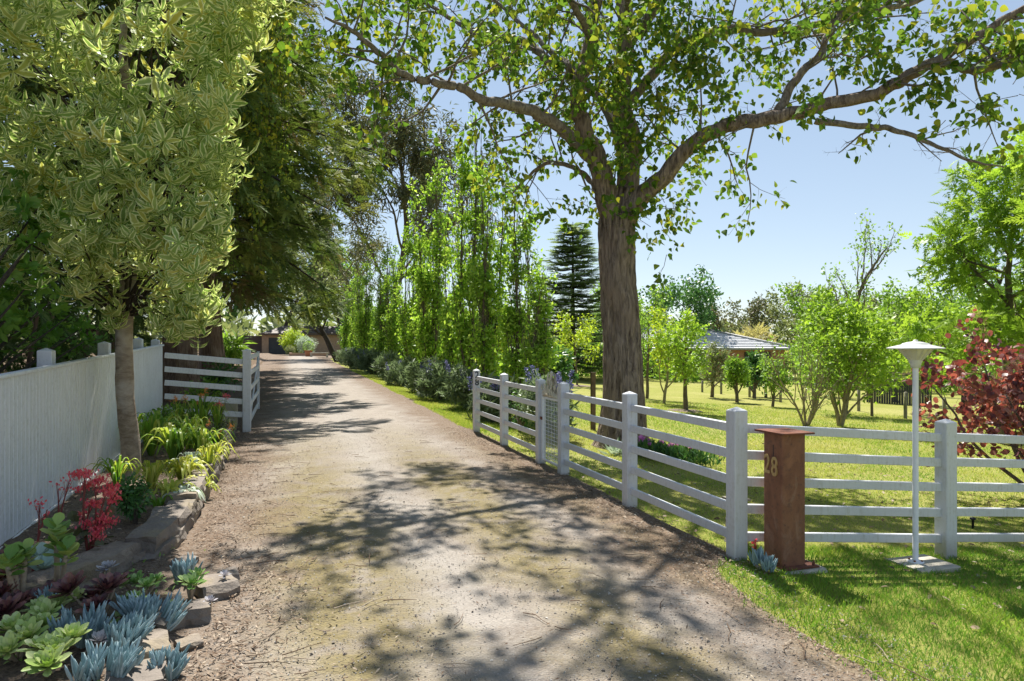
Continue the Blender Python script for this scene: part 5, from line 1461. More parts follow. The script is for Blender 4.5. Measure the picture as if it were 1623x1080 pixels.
# tall sparse tree and the trees to its right
p_ = W(1378, 600, 46); p_[2] = float(gh(p_[0], p_[1]))
tree('sparse_tree', 'tall thinly leaved tree with ascending grey branches behind the lawn trees', 'tree', p_, 10.4, .2, dict(P_VASE, t=[(.3, .9), (.2, 1), (.2, 1)], ang=[.5, .5, .6], lr=[.6, .5, .45]), L_MID, .24, 2, 'orch', 'bark_gen', 520, .18, .3, keep=.6)
p_ = W(1590, 640, 17.5); p_[2] = float(gh(p_[0], p_[1]))
tree('robinia_tree', 'large light green feathery tree behind the purple shrub', 'tree', p_, 6.0, .15, dict(P_ROUND, n=[12, 7, 4], t=[(.18, 1), (.2, 1), (.15, 1)], up=[.02, .05, -.01, -.05], lr=[.5, .55, .5]), SPR[1], .46, 2, 'robin', 'bark_gen', 521, .12, .3)
p_ = W(1700, 640, 15.0); p_[2] = float(gh(p_[0], p_[1]))
tree('robinia_tree', 'light green feathery tree cut by the right edge of the view', 'tree', p_, 5.2, .14, dict(P_ROUND, n=[12, 7, 4], t=[(.18, 1), (.2, 1), (.15, 1)], up=[.02, .05, -.01, -.05], lr=[.5, .55, .5]), SPR[2], .46, 2, 'robin', 'bark_gen', 522, .12, .3)
p_ = W(1530, 640, 30.0); p_[2] = float(gh(p_[0], p_[1]))
tree('evergreen_tree', 'dark green rounded tree behind the feathery tree', 'tree', p_, 6.6, .2, P_ROUND, L_MID, .24, 3, 'box', 'bark_dark', 523, .18)
p_ = W(1455, 640, 24.0); p_[2] = float(gh(p_[0], p_[1]))
tree('lawn_tree', 'light green low tree behind the lamp shade', 'tree', p_, 3.6, .1, P_ROUND, L_MID, .16, 4, 'robin', 'bark_gen', 524, .12)
p_ = W(1420, 640, 32.0); p_[2] = float(gh(p_[0], p_[1]))
tree('lawn_tree', 'mid green spreading tree left of the lamp shade in the distance', 'tree', p_, 4.3, .12, P_ROUND, L_MID, .2, 3, 'orch', 'bark_gen', 525, .15)

# ---- purple smoke bush
p_ = W(1662, 800, 8.2); p_[2] = float(gh(p_[0], p_[1]))
cb = thing('smoke_bush', 'purple leaved smoke bush with fluffy pink plumes behind the fence', 'shrub', p_)
r = np.random.default_rng(91); wood = MB(); an = []; mb = MB(); pl = MB()
P_C = dict(n=[6, 4], t=[(.3, 1), (.25, 1)], ang=[.6, .7], lr=[.5, .5], rr=[.5, .5], seg=[.2, .14, .1], wob=[.1, .16, .2], up=[.03, .0, -.04], sides=[6, 4, 3], a0=.35, tap=.3)
for k in range(16):
    a = r.uniform(0, 6.28); grow(wood, p_, (math.cos(a) * .62, math.sin(a) * .62, 1), r.uniform(1.35, 1.9), .028, 0, P_C, an, r)
wood.build('stems', M['bark_gen'], cb)
A = np.vstack(an)
leaves_at(mb, L_ROUND, A, 4, .075, r, .06, .5, .15, .3, (0, 1), .6); mb.build('foliage', M['cot'], cb)
sel = A[r.random(len(A)) < .16]
for q in sel:
    n = 34; u = rdir(n, r); c = q[:3] + q[3:] * .1 + np.array((0, 0, .06))
    v = np.array([(0, 0, 0), (-.02, .5, 0), (.02, .5, 0), (0, 1, 0)], float)
    put(pl, (v, np.array([(0, 2, 1), (1, 2, 3)]), np.zeros((0, 4), int), np.zeros((4, 2))), c + u * .02, u + np.array((0, 0, .4)), rdir(n, r), r.uniform(.05, .11, n), r.random(n))
pl.build('plumes', M['plume'], cb)

# ---- far trees round the house and the horizon
ft = [('dark pine crown rising behind the house roof left end', 1098, 60, 7.5, 'box', P_ROUND), ('wispy gum behind the house roof', 1183, 70, 7.0, 'gum', P_AIRY), ('grey green gum behind the right of the house roof', 1232, 72, 7.6, 'olive', P_ROUND),
      ('thin wispy tree behind the left of the house roof', 1150, 75, 6.6, 'gum', P_AIRY), ('olive green tree right of the house', 1285, 64, 6.8, 'olive', P_ROUND), ('mid green tree behind the tall sparse tree', 1340, 66, 6.4, 'orch', P_ROUND), ('dull green tree in the distance behind the lamp', 1430, 60, 6.3, 'olive', P_ROUND),
      ('dark distant tree behind the lamp shade', 1490, 66, 7.0, 'box', P_ROUND), ('distant green tree behind the dark rounded tree', 1570, 60, 7.5, 'orch', P_ROUND), ('distant tree beside the tall dark pine', 970, 62, 6.2, 'orch', P_ROUND), ('distant tree hidden by the big trunk', 1030, 66, 6.6, 'box', P_ROUND)]
for k, (lb, px, d_, H_, mt, pr_) in enumerate(ft):
    p_ = W(px, 640, d_); p_[2] = float(gh(p_[0], p_[1])) - .2
    pr2 = dict(pr_, seg=[v * 2.2 for v in pr_['seg']], minr=.014)
    tree('distant_tree', lb, 'tree', p_, H_, .2, pr2, L_DIAM, .34, 4, mt, 'bark_dark', 600 + k, .28, keep=.5 if mt == 'gum' else 1, group='distant trees on the horizon')
p_ = W(1205, 600, 64); p_[2] = float(gh(p_[0], p_[1]))
bush('pampas_clump', 'straw coloured plume topped clump behind the house roof', 'shrub', p_, 2.6, 4.3, SPR[0], 1.0, 60, 'straw', 77, 16)
# boundary hedge beyond the lawn
bh_ = thing('boundary_hedge', 'mixed green hedge along the far boundary of the lawn', 'hedge', W(1350, 640, 52))
mb = MB(); r = np.random.default_rng(97); C = []; RR = []
for k in range(150):
    px = r.uniform(880, 1720)
    if 1095 < px < 1265: d_ = r.uniform(66, 70)
    else: d_ = r.uniform(46, 52)
    q = W(px, 600, d_); C.append((q[0], q[1], float(gh(q[0], q[1])) + r.uniform(.3, 2.3))); RR.append(r.uniform(.8, 1.4))
blobs(mb, L_DIAM, C, RR, 95, .36, r, 0, .4)
mb.build('foliage', M['orch'], bh_)
# remote treeline
mb = MB(); r = np.random.default_rng(95); C = []; RR = []
for k in range(620):
    a = r.uniform(-1.35, 1.75); d_ = r.uniform(118, 170)
    x_, y_ = d_ * math.sin(a), d_ * math.cos(a)
    C.append((x_, y_, float(gh(x_, y_)) + r.uniform(.5, 5.0))); RR.append(r.uniform(2.0, 3.8))
blobs(mb, L_DIAM, C, RR, 3.8, 2.3, r, 0, .4)
tag(mb.build('treeline', M['olive']), 'far wood closing the horizon all round', None, None, 'stuff')

# ================================================================== GARDEN PLANTS
r = np.random.default_rng(111)
def BP(px, py, up=None):
    """point on the bed surface under a pixel"""
    d = 5.0
    for _ in range(60):
        p = W(px, py, d); h = float(bh(p[0], p[1])); d = .5 * d + .5 * (EYE - h) * FPX / (py - 542)
    p = W(px, py, d); p[2] = float(bh(p[0], p[1])) - .005
    return p, d

def rosette_mesh(leaf, n, size, mat, seed, flat0=.15, flat1=1.25):
    """leaf meshes for a rosette: returns list of (mesh, rot)"""
    pass

def leaf_mesh(name, tpl, mat, thick=.05, rnd=.5):
    v, t, q, u = tpl
    mb = MB(); mb.add(v, T=t, Q=q, uv=u, rnd=rnd)
    v2 = v.copy(); v2[:, 2] -= thick * (1 - .8 * np.abs(u[:, 0])) * np.sin(np.clip(u[:, 1], .05, .97) * math.pi)
    mb.add(v2, T=t[:, ::-1], Q=q[:, ::-1], uv=u, rnd=rnd)
    return mb.mesh(name, mat)
T_AEO = leaf_tpl([(0.3, .11), (0.68, .19), (0.88, .13)], .35, -.15)
T_PAD = leaf_tpl([(0.22, .2), (0.55, .4), (0.85, .3)], .2, -.1)
def rosette(parent, c, axis_, size, n, meshes, seed, name='leaf', open_=1.0, rise=0.0):
    rr = np.random.default_rng(seed)
    ax = nrm(np.array(axis_, float))
    from mathutils import Matrix
    ref = np.array((1., 0, 0)) if abs(ax[0]) < .8 else np.array((0, 1., 0))
    u = nrm(np.cross(ax, ref)); v = np.cross(ax, u)
    for i in range(n):
        f = (i + .5) / n
        a = i * 2.39996; el = (1 - f) * 1.25 * 1.0 + f * (.12 / open_)       # inner leaves upright
        L = size * (.35 + .65 * f ** .6) * rr.uniform(.85, 1.12)
        if rise: el = .85 - .75 * f + rr.uniform(-.2, .2); L = size * rr.uniform(.7, 1.1)
        d_ = (u * math.cos(a) + v * math.sin(a)) * math.cos(el) + ax * math.sin(el)
        nn = ax * math.cos(el) - (u * math.cos(a) + v * math.sin(a)) * math.sin(el)
        x = np.cross(d_, nn)
        m4 = Matrix(((x[0], d_[0], nn[0]), (x[1], d_[1], nn[1]), (x[2], d_[2], nn[2]))).to_euler()
        inst(name, meshes[rr.integers(len(meshes))], parent, np.array(c) + (u * math.cos(a) + v * math.sin(a)) * size * .04 + ax * (size * .02 + rise) * (1 - f), m4, L)

LM = {k: [leaf_mesh('leaf', T_AEO, M[k], .05, q) for q in (.1, .45, .8, 1.0)] for k in ('aeo_g', 'aeo_l', 'aeo_p', 'eche')}
LJ = [leaf_mesh('leaf', T_PAD, M['jade'], .06, q) for q in (.1, .4, .7, 1.0)]
LF = [leaf_mesh('leaf', T_PAD, M['flap'], .06, q) for q in (.1, .5, .9)]

def succ(name, label, px, py, kind, heads, size, n=18,  sp=.12, hz=.1, group=None, stem='palestem', seed=1):
    p, d = BP(px, py)
    o = thing(name, label, 'succulent', p, group)
    rr = np.random.default_rng(seed)
    sm = MB()
    for k in range(heads):
        a = k * 2.4 + rr.uniform(-.3, .3); t = sp * math.sqrt((k + .2) / heads)
        c = p + np.array((math.cos(a) * t, math.sin(a) * t, hz * rr.uniform(.7, 1.2)))
        tube(sm, smooth_path(np.array([p + np.array((0, 0, -.02)), (p + c) / 2 + np.array((0, 0, -.01)), c]), 6), .009, 6)
        rosette(o, c, (math.cos(a) * t * 2.2, math.sin(a) * t * 2.2 - .25, 1), size * rr.uniform(.8, 1.12), n, LM[kind], seed * 50 + k)
    sm.build('stem', M[stem], o)
    return o
succ('lime_rosette', 'pale lime rosette succulent clump at the bottom left corner', 30, 1045, 'aeo_l', 5, .115, 28, .17, .13, seed=2)
succ('lime_rosette', 'pale lime rosette succulent beside the nearest blue chalk sticks', 78, 1000, 'aeo_l', 4, .10, 28, .13, .16, seed=3)
succ('lime_rosette', 'bright lime rosette succulent at the very bottom edge', 75, 1072, 'aeo_l', 4, .11, 28, .14, .12, seed=4)
succ('purple_rosette', 'dark purple rosette succulent cluster behind the chalk sticks', 160, 985, 'aeo_p', 5, .12, 28, .17, .17, seed=5)
succ('purple_rosette', 'dark purple rosette succulent at the left edge below the paddle plant', 12, 1000, 'aeo_p', 4, .115, 28, .13, .16, seed=6)
succ('purple_rosette', 'low purple rosette behind the pale stemmed paddle plant', 95, 960, 'aeo_p', 3, .10, 28, .12, .09, seed=7)
succ('purple_rosette', 'purple rosette rising at the left edge near the fence', 10, 958, 'aeo_p', 3, .12, 28, .1, .22, seed=8)
succ('green_rosette', 'fresh green rosette clump near the stone wall step', 228, 948, 'aeo_g', 5, .085, 18, .12, .09, seed=9)
succ('green_rosette', 'green rosette clump among the edging stones', 302, 950, 'aeo_g', 4, .085, 18, .09, .11, seed=10)
succ('green_rosette', 'single small green rosette beside the purple cluster', 210, 972, 'aeo_g', 2, .07, 16, .06, .09, seed=11)
succ('grey_rosette', 'pale grey star shaped rosette between the chalk sticks', 158, 1040, 'eche', 1, .075, 22, .0, .07, seed=12)
succ('grey_rosette', 'small pale grey rosette on the outer edging stones', 352, 945, 'eche', 2, .05, 18, .05, .12, seed=13)
succ('grey_rosette', 'small pale rosette hanging below the edging stones', 333, 975, 'eche', 1, .05, 18, .0, .1, seed=14)
succ('grey_rosette', 'grey blue rosette on top of the purple cluster', 168, 955, 'eche', 2, .07, 18, .05, .2, seed=15)

T_FING = leaf_tpl([(0.2, .055), (0.6, .06), (0.88, .04)], .0, -.12)
def chalk(label, px, py, n, sp, L, lean, seed, group='blue chalk stick clumps', onbed=True):
    p, d = BP(px, py) if onbed else Gp(px, py)
    o = thing('chalk_sticks', label, 'succulent', p, group)
    rr = np.random.default_rng(seed); mb = MB(); sm = MB()
    for k in range(n):
        a = rr.uniform(0, 6.28); t = sp * math.sqrt(rr.random())
        c = p + np.array((math.cos(a) * t, math.sin(a) * t, rr.uniform(.01, .06)))
        tube(sm, [p - np.array((0, 0, .03)), p * .4 + c * .6 - np.array((0, 0, .012)), c], .006, 4)
        m_ = 8
        dd = rdir(m_, rr) * .42 + np.array((math.cos(a) * .25 + lean[0], math.sin(a) * .25 + lean[1], 1.0))
        ph = rr.random(m_)
        for j in range(m_):
            d_ = nrm(dd[j]); LL = L * rr.uniform(.7, 1.15)
            s0 = c + d_ * .01 + rr.normal(size=3) * .008
            q = np.array([s0, s0 + d_ * LL * .5, s0 + d_ * LL * .85 + np.array((0, 0, .006)), s0 + d_ * LL + np.array((0, 0, .012))])
            tube(mb, q, [.0055, .0085, .0065, .0015], 5, rnd=ph[j])
    mb.build('foliage', M['chalk'], o); sm.build('stem', M['palestem'], o)
    return o
chalk('tall blue chalk stick clump in the middle of the succulents', 128, 1022, 16, .10, .13, (0, 0), 1)
chalk('blue chalk stick clump leaning over the front stones', 195, 1032, 14, .09, .12, (.4, -.2), 2)
chalk('blue chalk stick clump spilling toward the edging stones', 240, 1000, 16, .13, .11, (.6, .1), 3)
chalk('blue chalk sticks at the bottom edge of the bed', 160, 1085, 16, .12, .12, (.3, -.2), 4)
chalk('small chalk stick clump by the drive at the bottom edge', 262, 1080, 9, .08, .09, (.2, -.2), 5)
chalk('small chalk stick clump beside the pale stemmed paddle plant', 75, 985, 8, .05, .12, (0, 0), 6)
chalk('upright chalk stick clump behind the green rosettes among the stones', 293, 922, 8, .045, .11, (0, 0), 7)
chalk('two tufts of chalk sticks at the foot of the rusty post', 1212, 906, 9, .07, .09, (0, 0), 8, onbed=False)
chalk('grey green chalk sticks trailing behind the front clumps', 222, 985, 9, .08, .12, (-.4, 0), 9)

# paddle-leaf plants on stems
def paddle(name, label, px, py, heads, meshes, stemm, rad=.015, n=9, size=.12):
    p, d = BP(px, py); o = thing(name, label, 'succulent', p)
    sm = MB()
    for k, (hx, hy, dd_) in enumerate(heads):
        c = W(hx, hy, d + dd_)
        tube(sm, smooth_path(np.array([p - np.array((0, 0, .03)), (p * .6 + c * .4) + np.array((.015, 0, 0)), c]), 9), np.linspace(rad, rad * .7, 9), 8)
        rosette(o, c - np.array((0, 0, .05)), (.1, -.15, 1), size * .85, n + 2, meshes, k + px, rise=.10)
    sm.build('stem', M[stemm], o)
    return o
paddle('paddle_plant', 'paddle leaved succulent on a pale ringed stem by the fence', 84, 962, [(90, 868, 0), (88, 845, .02), (104, 882, -.05)], LJ, 'palestem', .018, 9, .115)
paddle('paddle_plant', 'round paddle leaved succulent at the left edge by the fence', 22, 985, [(22, 890, 0), (40, 885, .05), (12, 900, -.1)], LJ, 'palestem', .02, 9, .12)
paddle('blue_paddle_plant', 'low blue grey paddle leaved succulent against the fence foot', 72, 925, [(70, 905, 0), (60, 890, .1)], LF, 'palestem', .012, 9, .13)

# red flowering stalks
def stalk_plant(label, px, py, stems, seed, flower):
    p, d = BP(px, py); o = thing('flowering_succulent', label, 'succulent', p)
    rr = np.random.default_rng(seed); sm = MB(); fl = MB()
    for (hx, hy, nf, spx) in stems:
        c = W(hx, hy, d + rr.uniform(-.1, .1))
        q = smooth_path(np.array([p, (p + c) / 2 + np.array((rr.uniform(-.03, .03), 0, .02)), c]), 9); tube(sm, q, np.linspace(.009, .004, 9), 6)
        for k in range(nf):
            e = c + np.array((rr.normal() * spx, rr.normal() * spx, rr.normal() * .025 + .01))
            tube(sm, [q[6], (q[6] + e) / 2 + np.array((0, 0, .01)), e], .0016, 4)
            n = 22 if flower else 5
            put(fl, L_OVAL, e + rr.normal(size=(n, 3)) * np.array((.022, .022, .012)), rdir(n, rr) * .5 + np.array((0, 0, -.8 if flower else .3)), rdir(n, rr), .026, rr.random(n))
    sm.build('stem', M['redstem'], o); fl.build('flowers', M['redfl'], o)
    return o, p, d
o, p, d = stalk_plant('red flowered succulent with drooping bell clusters against the fence', 140, 885,
    [(134, 750, 5, .03), (150, 760, 6, .04), (170, 775, 6, .035), (184, 782, 5, .025), (145, 798, 6, .04), (165, 818, 5, .03), (150, 832, 5, .03), (158, 847, 5, .025), (135, 772, 4, .03)], 3, True)
mb = MB(); rr = np.random.default_rng(4); n = 26
put(mb, T_PAD, p + np.stack([rr.normal(size=n) * .06, rr.normal(size=n) * .06, rr.uniform(.05, .3, n)], 1), rdir(n, rr) + np.array((0, 0, -.1)), np.tile((0, 0, 1.), (n, 1)) + rdir(n, rr) * .5, .09, rr.random(n)); mb.build('foliage', M['gum'], o)
stalk_plant('bare red flower stalk rising left of the red flowers', 84, 880, [(92, 775, 4, .03), (110, 762, 4, .03)], 5, False)
stalk_plant('thick red stalk leaning beside the paddle plant', 52, 905, [(75, 808, 4, .03), (62, 800, 3, .03)], 6, False)
stalk_plant('small pink red succulent flower at the foot of the corner post', 1196, 880, [(1192, 858, 5, .02), (1198, 856, 4, .02)], 7, False)

# clipped small shrub at the foot of the variegated tree
p, d = BP(213, 830)
bush('green_shrublet', 'small dense dark green shrub at the foot of the variegated trunk', 'shrub', p, .23, .42, L_OVAL, .04, 9000, 'box', 121, 16)
# strappy clumps
def strap(name, label, px, py, n, L, mat, seed, spread=.6, group=None, w=1.0, fl=None):
    p, d = BP(px, py); o = thing(name, label, 'plant', p, group)
    rr = np.random.default_rng(seed); mb = MB()
    for k in range(n):
        a = rr.uniform(0, 6.28); b = rr.uniform(.15, 1) * spread; LL = L * rr.uniform(.6, 1.15)
        dh = np.array((math.cos(a), math.sin(a), 0)); s0 = p + dh * .04 * rr.random()
        q = smooth_path(np.array([s0, s0 + dh * LL * b * .35 + np.array((0, 0, LL * .5)), s0 + dh * LL * b * .8 + np.array((0, 0, LL * (.85 - .3 * b))), s0 + dh * LL * b * 1.2 + np.array((0, 0, LL * (.8 - .75 * b)))]), 9)
        side = np.cross(dh, (0, 0, 1.)); t = np.linspace(0, 1, 9); ww = .017 * w * np.sin(np.clip(t * .93 + .1, 0, 1) * math.pi) ** .6 + .001
        mid = q; V = np.stack([q - side * ww[:, None] + np.array((0, 0, .006)), mid, q + side * ww[:, None] + np.array((0, 0, .006))], 1).reshape(-1, 3)
        Q = [(3 * i + j, 3 * i + j + 1, 3 * i + j + 4, 3 * i + j + 3) for i in range(8) for j in range(2)]
        mb.add(V, Q=Q, rnd=rr.random(), uv=np.stack([np.tile([-1, 0, 1], 9), np.repeat(t, 3)], 1))
    mb.build('foliage', M[mat], o)
    if fl:
        s = MB()
        for k in range(fl[0]):
            f = MB()
            e = p + np.array((rr.normal() * .12, rr.normal() * .12, L * rr.uniform(.7, 1.1)))
            tube(s, [p, (p + e) / 2, e], .004, 4); m_ = 14
            put(f, L_LANCE, e + rr.normal(size=(m_, 3)) * .02, rdir(m_, rr) + np.array((0, 0, .4)), rdir(m_, rr), .06, rr.random(m_))
            f.build('flower', M[fl[1]], o)
        s.build('stem', M['stem'], o)
    return o
strap('strappy_plant', 'arching bright green strap leaved clump right of the variegated trunk', 275, 735, 60, .62, 'strap', 1, .75, w=1.3)
strap('strappy_plant', 'dark green strap leaved clump with orange flowers by the rail panel', 318, 690, 50, .72, 'strap', 2, .6, fl=(5, 'orange'))
strap('strappy_plant', 'broad leaved green clump against the end of the boarded fence', 255, 705, 40, .66, 'strap', 3, .7, w=1.5)
strap('strappy_plant', 'lime yellow tufted clump in the middle of the bed', 290, 765, 60, .34, 'lime', 4, .9)
strap('strappy_plant', 'upright yellow green stems near the stone wall', 330, 765, 70, .5, 'lime', 5, .3, w=.6)
strap('strappy_plant', 'small lime rosette of pointed leaves on the open soil', 268, 795, 34, .26, 'lime', 6, 1.0, w=1.1)
strap('strappy_plant', 'green grassy tuft left of the variegated trunk', 185, 770, 40, .4, 'strap', 7, .7, w=.6)
strap('strappy_plant', 'green leafy clump near the top of the stone wall', 345, 720, 50, .42, 'strap', 8, .6, fl=(3, 'orange'))
strap('silver_plant', 'silver leaved rosette on the soil behind the stone wall', 290, 800, 34, .22, 'silver', 9, 1.0, w=1.4)
strap('silver_plant', 'silver leaved clump in the middle of the strappy plants', 305, 750, 40, .3, 'silver', 10, .9, w=1.4)
strap('strappy_plant', 'tall thin leaved clump with red tips in front of the rail panel', 345, 690, 46, .6, 'strap', 11, .35, w=.6, fl=(4, 'redfl'))
strap('strappy_plant', 'short green shoot standing alone on the bare soil', 252, 810, 7, .2, 'strap', 12, .7, w=1.2)
strap('strappy_plant', 'yellow green clump spilling on the stone wall top', 320, 790, 36, .3, 'lime', 13, .8, w=.8)
strap('strappy_plant', 'tall arching strap leaved clump touching the boarded fence', 240, 722, 55, .7, 'strap', 14, .7, w=1.1)
strap('strappy_plant', 'fresh green clump between the trunk and the rail panel', 300, 712, 60, .6, 'strap', 15, .6)
strap('strappy_plant', 'bronze green upright clump below the lowest rail', 285, 690, 50, .66, 'strap', 16, .4, w=.7, fl=(4, 'orange'))
strap('strappy_plant', 'yellow striped clump at the stone wall bend', 338, 742, 46, .42, 'lime', 17, .7, w=.9)
strap('strappy_plant', 'loose green clump right behind the silver leaves', 318, 728, 50, .5, 'strap', 18, .7)
strap('strappy_plant', 'fine grassy clump on the right flank of the variegated trunk', 240, 775, 50, .36, 'lime', 19, .8, w=.7)
bush('bed_shrub', 'small rounded green shrub by the corner of the boarded fence', 'shrub', BP(270, 690)[0], .3, .5, L_OVAL, .055, 4200, 'orch', 122, 14)
bush('bed_shrub', 'low silver green shrub at the drive end of the rail panel', 'shrub', BP(356, 700)[0], .26, .34, L_OVAL, .05, 4200, 'olive', 123, 12)
# seedlings and weeds between the succulents
gcr = np.random.default_rng(17); mb = MB(); n = 900
y_ = gcr.uniform(3.2, 6.2, n); x_ = gcr.uniform(-2.1, -.62, n)
keep_ = np.array([mnoise.noise(Vector((a * 3, b * 3, 7))) > .02 for a, b in zip(x_, y_)]); x_, y_ = x_[keep_], y_[keep_]; n = len(x_)
put(mb, L_OVAL, np.stack([x_, y_, bh(x_, y_) + .005], 1), rdir(n, gcr) * .8 + np.array((0, 0, .7)), rdir(n, gcr) * .5 + np.array((0, 0, 1)), gcr.uniform(.02, .05, n), gcr.random(n))
tag(mb.build('weeds', M['aeo_g']), 'tiny green seedlings between the succulents', None, None, 'stuff')
# pink flower bed by the big tree
fbp = Gp(1075, 730)[0]
pf = thing('pink_flower_bed', 'patch of pink flowers and green leaves at the foot of the big tree', 'flowers', fbp)
rr = np.random.default_rng(8); mb = MB(); f = MB(); n = 1500
a_ = Gp(1010, 722)[0]; b_ = Gp(1120, 742)[0]
t = rr.random(n); pos = a_ + (b_ - a_) * t[:, None] + rr.normal(size=(n, 3)) * np.array((.14, .14, 0)); pos[:, 2] = gh(pos[:, 0], pos[:, 1]) + rr.uniform(0, .2, n)
put(mb, L_LANCE, pos, rdir(n, rr) * .6 + np.array((0, 0, .8)), rdir(n, rr), .13, rr.random(n)); mb.build('foliage', M['box'], pf)
n = 12; t = rr.random(n)
for k in range(n):
    c = a_ + (b_ - a_) * t[k] + np.array((rr.normal() * .12, rr.normal() * .12, 0)); c[2] = float(gh(c[0], c[1])) + rr.uniform(.2, .3)
    put(f, L_OVAL, np.tile(c, (9, 1)), rdir(9, rr) + np.array((0, 0, .7)), rdir(9, rr), .07, rr.random(9))
f.build('flowers', M['pinkfl'], pf)
strap_p = Gp(983, 722)[0]
wf = thing('white_flower_clump', 'white edged leafy clump at the base of the big trunk', 'flowers', strap_p); mb = MB(); n = 60
put(mb, L_LANCE, strap_p + rr.normal(size=(n, 3)) * np.array((.08, .08, .02)) + np.array((0, 0, .03)), rdir(n, rr) + np.array((0, 0, .7)), rdir(n, rr), .22, rr.random(n)); mb.build('foliage', M['silver'], wf)

# ================================================================== GROUND COVER
rr = np.random.default_rng(131)
# lawn blades, thinning with distance
def blades(name, label, pts, Ls, ws, lean=.45, mat='grass', rv=None, two=False):
    n = len(pts)
    d = nrm(rdir(n, rr) * lean + np.array((0, 0, 1.0)))
    s = nrm(np.cross(d, rdir(n, rr)))
    bend = rdir(n, rr) * np.array((1, 1, .0)) * (Ls * .35)[:, None]
    V = np.stack([pts - s * ws[:, None], pts + s * ws[:, None], pts + d * (Ls * .6)[:, None] + s * (ws * .6)[:, None] + bend * .3, pts + d * Ls[:, None] + bend], 1)
    o = (np.arange(n) * 4)[:, None]
    T = np.concatenate([o + np.array([[0, 1, 2]]), o + np.array([[0, 2, 3]])]) if two else o + np.array([[0, 1, 3]])
    mb = MB(); rv = rr.random(n) if rv is None else rv
    mb.add(V.reshape(-1, 3), T=T, rnd=np.repeat(rv, 4), uv=np.tile([(-1, 0), (1, 0), (1, .6), (.5, 1)], (n, 1)))
    return tag(mb.build(name, M[mat]), label, None, None, 'stuff')
def inview(x, y, m=140):
    zc = x * SN + y * CS; xc = x * CS - y * SN
    px = 811 + FPX * xc / np.maximum(zc, .1)
    return (zc > 2.4) & (px > -m) & (px < 1623 + m)
# nature strip
n = 170000
x_ = rr.uniform(2.6, 9.6, n); y_ = rr.uniform(.4, 5.0, n)
ex = np.interp(y_, ys, xr) + rr.normal(size=n) * .05 - .03
yfence = np.where(x_ < 3.34, 4.42, 4.62 - .092 * (x_ - 3.34))
nz = np.array([mnoise.noise(Vector((a * 1.3, b * 1.3, 0))) for a, b in zip(x_, y_)])
k_ = (x_ > ex) & (y_ < yfence + .2) & inview(x_, y_, 420)
x_, y_, nz = x_[k_], y_[k_], nz[k_]
pts = np.stack([x_, y_, gh(x_, y_) - .002], 1)
blades('verge_grass', 'lush short green grass on the verge outside the fence', pts, rr.uniform(.022, .055, len(x_)) * (1 + .35 * nz), rr.uniform(.0012, .0024, len(x_)), .7, rv=np.clip(.14 + .3 * nz + rr.normal(size=len(x_)) * .15, 0, 1), two=True)
# lawn behind fence
n = 205000
rad_ = 4.6 + 22 * rr.random(n) ** 1.35; aa = rr.uniform(-.02, 1.02, n)
x_ = rad_ * np.sin(aa); y_ = rad_ * np.cos(aa)
k_ = (x_ > 3.36 + rr.normal(size=n) * .03) & (y_ > 4.62 - .092 * (x_ - 3.34)) & inview(x_, y_)
x_, y_, rad_ = x_[k_], y_[k_], rad_[k_]
nz = np.array([mnoise.noise(Vector((a * .5, b * .5, 5))) + .5 * mnoise.noise(Vector((a * 1.7, b * 1.7, 5))) for a, b in zip(x_, y_)])
pts = np.stack([x_, y_, gh(x_, y_) - .002], 1)
sc_ = np.clip(rad_ / 6.5, .8, 2.6)
blades('lawn_grass', 'mown green and straw coloured grass of the lawn inside the fence', pts, rr.uniform(.02, .045, len(x_)) * sc_ ** .5, rr.uniform(.0018, .0032, len(x_)) * sc_, .75, rv=np.clip(.55 + .55 * nz + rr.normal(size=len(x_)) * .18, 0, 1))
# mossy grass strip along the right of the drive
n = 26000
y_ = 12.6 + 30 * rr.random(n) ** 1.6; x_ = np.interp(y_, ys, xr) + np.abs(rr.normal(size=n)) * .45 - .05
pts = np.stack([x_, y_, gh(x_, y_)], 1)
blades('strip_grass', 'thin mossy grass strip between the drive and the grey shrubs', pts, rr.uniform(.02, .05, n), rr.uniform(.003, .006, n), .8, rv=rr.uniform(.3, 1, n))

# leaf litter
def litter(name, label, x_, y_, z_, size, mat='litter', tpl=L_CHIP, tilt=.25):
    n = len(x_)
    d = np.stack([rr.normal(size=n), rr.normal(size=n), rr.normal(size=n) * tilt], 1)
    nn = np.tile((0, 0, 1.), (n, 1)) + rr.normal(size=(n, 3)) * tilt * 1.3
    mb = MB(); put(mb, tpl, np.stack([x_, y_, z_], 1), d, nn, size, rr.random(n))
    return tag(mb.build(name, M[mat]), label, None, None, 'stuff')
X_ = []; Y_ = []
n = 9000; y_ = 2.5 + 22 * rr.random(n) ** 1.5; x_ = bed_edge(y_) + .08 + np.abs(rr.normal(size=n)) * .3 + np.where(y_ > 13.5, -.5, 0); X_.append(x_); Y_.append(y_)
n = 5200; y_ = rr.uniform(4.2, 13, n); x_ = 3.36 - np.abs(rr.normal(size=n)) * .36; X_.append(x_); Y_.append(y_)
n = 3800; y_ = 2.2 + 14 * rr.random(n) ** 1.4; x_ = rr.uniform(-.5, 3.2, n); X_.append(x_); Y_.append(y_)
n = 1500; y_ = rr.uniform(1.5, 5, n); x_ = np.interp(y_, ys, xr) - np.abs(rr.normal(size=n)) * .25; X_.append(x_); Y_.append(y_)
x_ = np.concatenate(X_); y_ = np.concatenate(Y_)
litter('leaf_litter', 'dry brown leaf and bark litter scattered along both edges of the drive', x_, y_, dz(x_, y_) + .014 + rr.uniform(0, .006, len(x_)), rr.uniform(.016, .055, len(x_)) * np.where(x_ > .6, .72, .9))
n = 1400; y_ = rr.uniform(3, 12, n); x_ = rr.uniform(3.0, 9, n)
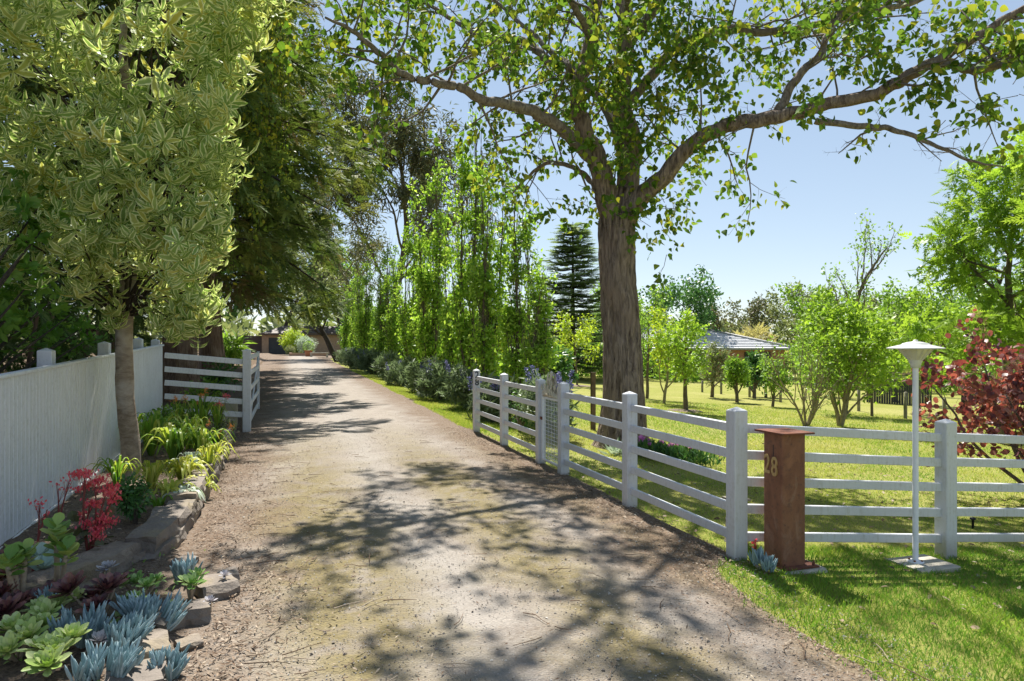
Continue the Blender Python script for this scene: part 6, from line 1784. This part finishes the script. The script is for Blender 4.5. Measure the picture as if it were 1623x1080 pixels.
litter('lawn_litter', 'a few fallen leaves scattered on the lawn under the big tree', x_, y_, gh(x_, y_) + .02, rr.uniform(.025, .06, n), tpl=L_OVAL)
n = 7000; y_ = rr.uniform(3, 13.4, n); x_ = rr.uniform(-2.15, -.8, n)
litter('bed_litter', 'fallen leaves and bark chips on the garden bed soil', x_, y_, bh(x_, y_) + .012, rr.uniform(.02, .06, n))
# gravel chips
oct_ = (np.array([(1, 0, 0), (-1, 0, 0), (0, 1, 0), (0, -1, 0), (0, 0, .7), (0, 0, -.7)], float) * .5, np.array([(0, 2, 4), (2, 1, 4), (1, 3, 4), (3, 0, 4)]), np.zeros((0, 4), int), np.zeros((6, 2)))
n = 25000; y_ = 2.4 + 11 * rr.random(n) ** 1.7; x_ = rr.uniform(-.6, 3.3, n)
k_ = inview(x_, y_, 60); x_, y_ = x_[k_], y_[k_]
mb = MB(); put(mb, oct_, np.stack([x_, y_, dz(x_, y_) + .004], 1), np.stack([rr.normal(size=len(x_)), rr.normal(size=len(x_)), rr.normal(size=len(x_)) * .3], 1), np.tile((0, 0, 1.), (len(x_), 1)) + rdir(len(x_), rr) * .3,
                rr.uniform(.004, .013, len(x_)) * (1 + 1.0 * (rr.random(len(x_)) > .96)), rr.random(len(x_)))
tag(mb.build('gravel', M['chips'], None, smooth=False), 'loose gravel chips on the drive surface', None, None, 'stuff')
# twigs
mb = MB()
for k in range(260):
    y0_ = 2.4 + 11 * rr.random() ** 1.5; x0_ = rr.uniform(-.5, 3.2) if rr.random() < .5 else -.45 + abs(rr.normal()) * .35
    a = rr.uniform(0, 6.28); L = rr.uniform(.06, .26)
    q = np.array([(x0_ + math.cos(a) * L * t + rr.normal() * .008, y0_ + math.sin(a) * L * t + rr.normal() * .008, 0) for t in (0, .35, .7, 1)]); q[:, 2] = dz(q[:, 0], q[:, 1]) + .014 + rr.uniform(0, .008, 4)
    tube(mb, q, np.linspace(.0035, .0015, 4), 4, rnd=rr.random())
tag(mb.build('fallen_twigs', M['litter']), 'small fallen twigs lying on the drive', None, None, 'stuff')
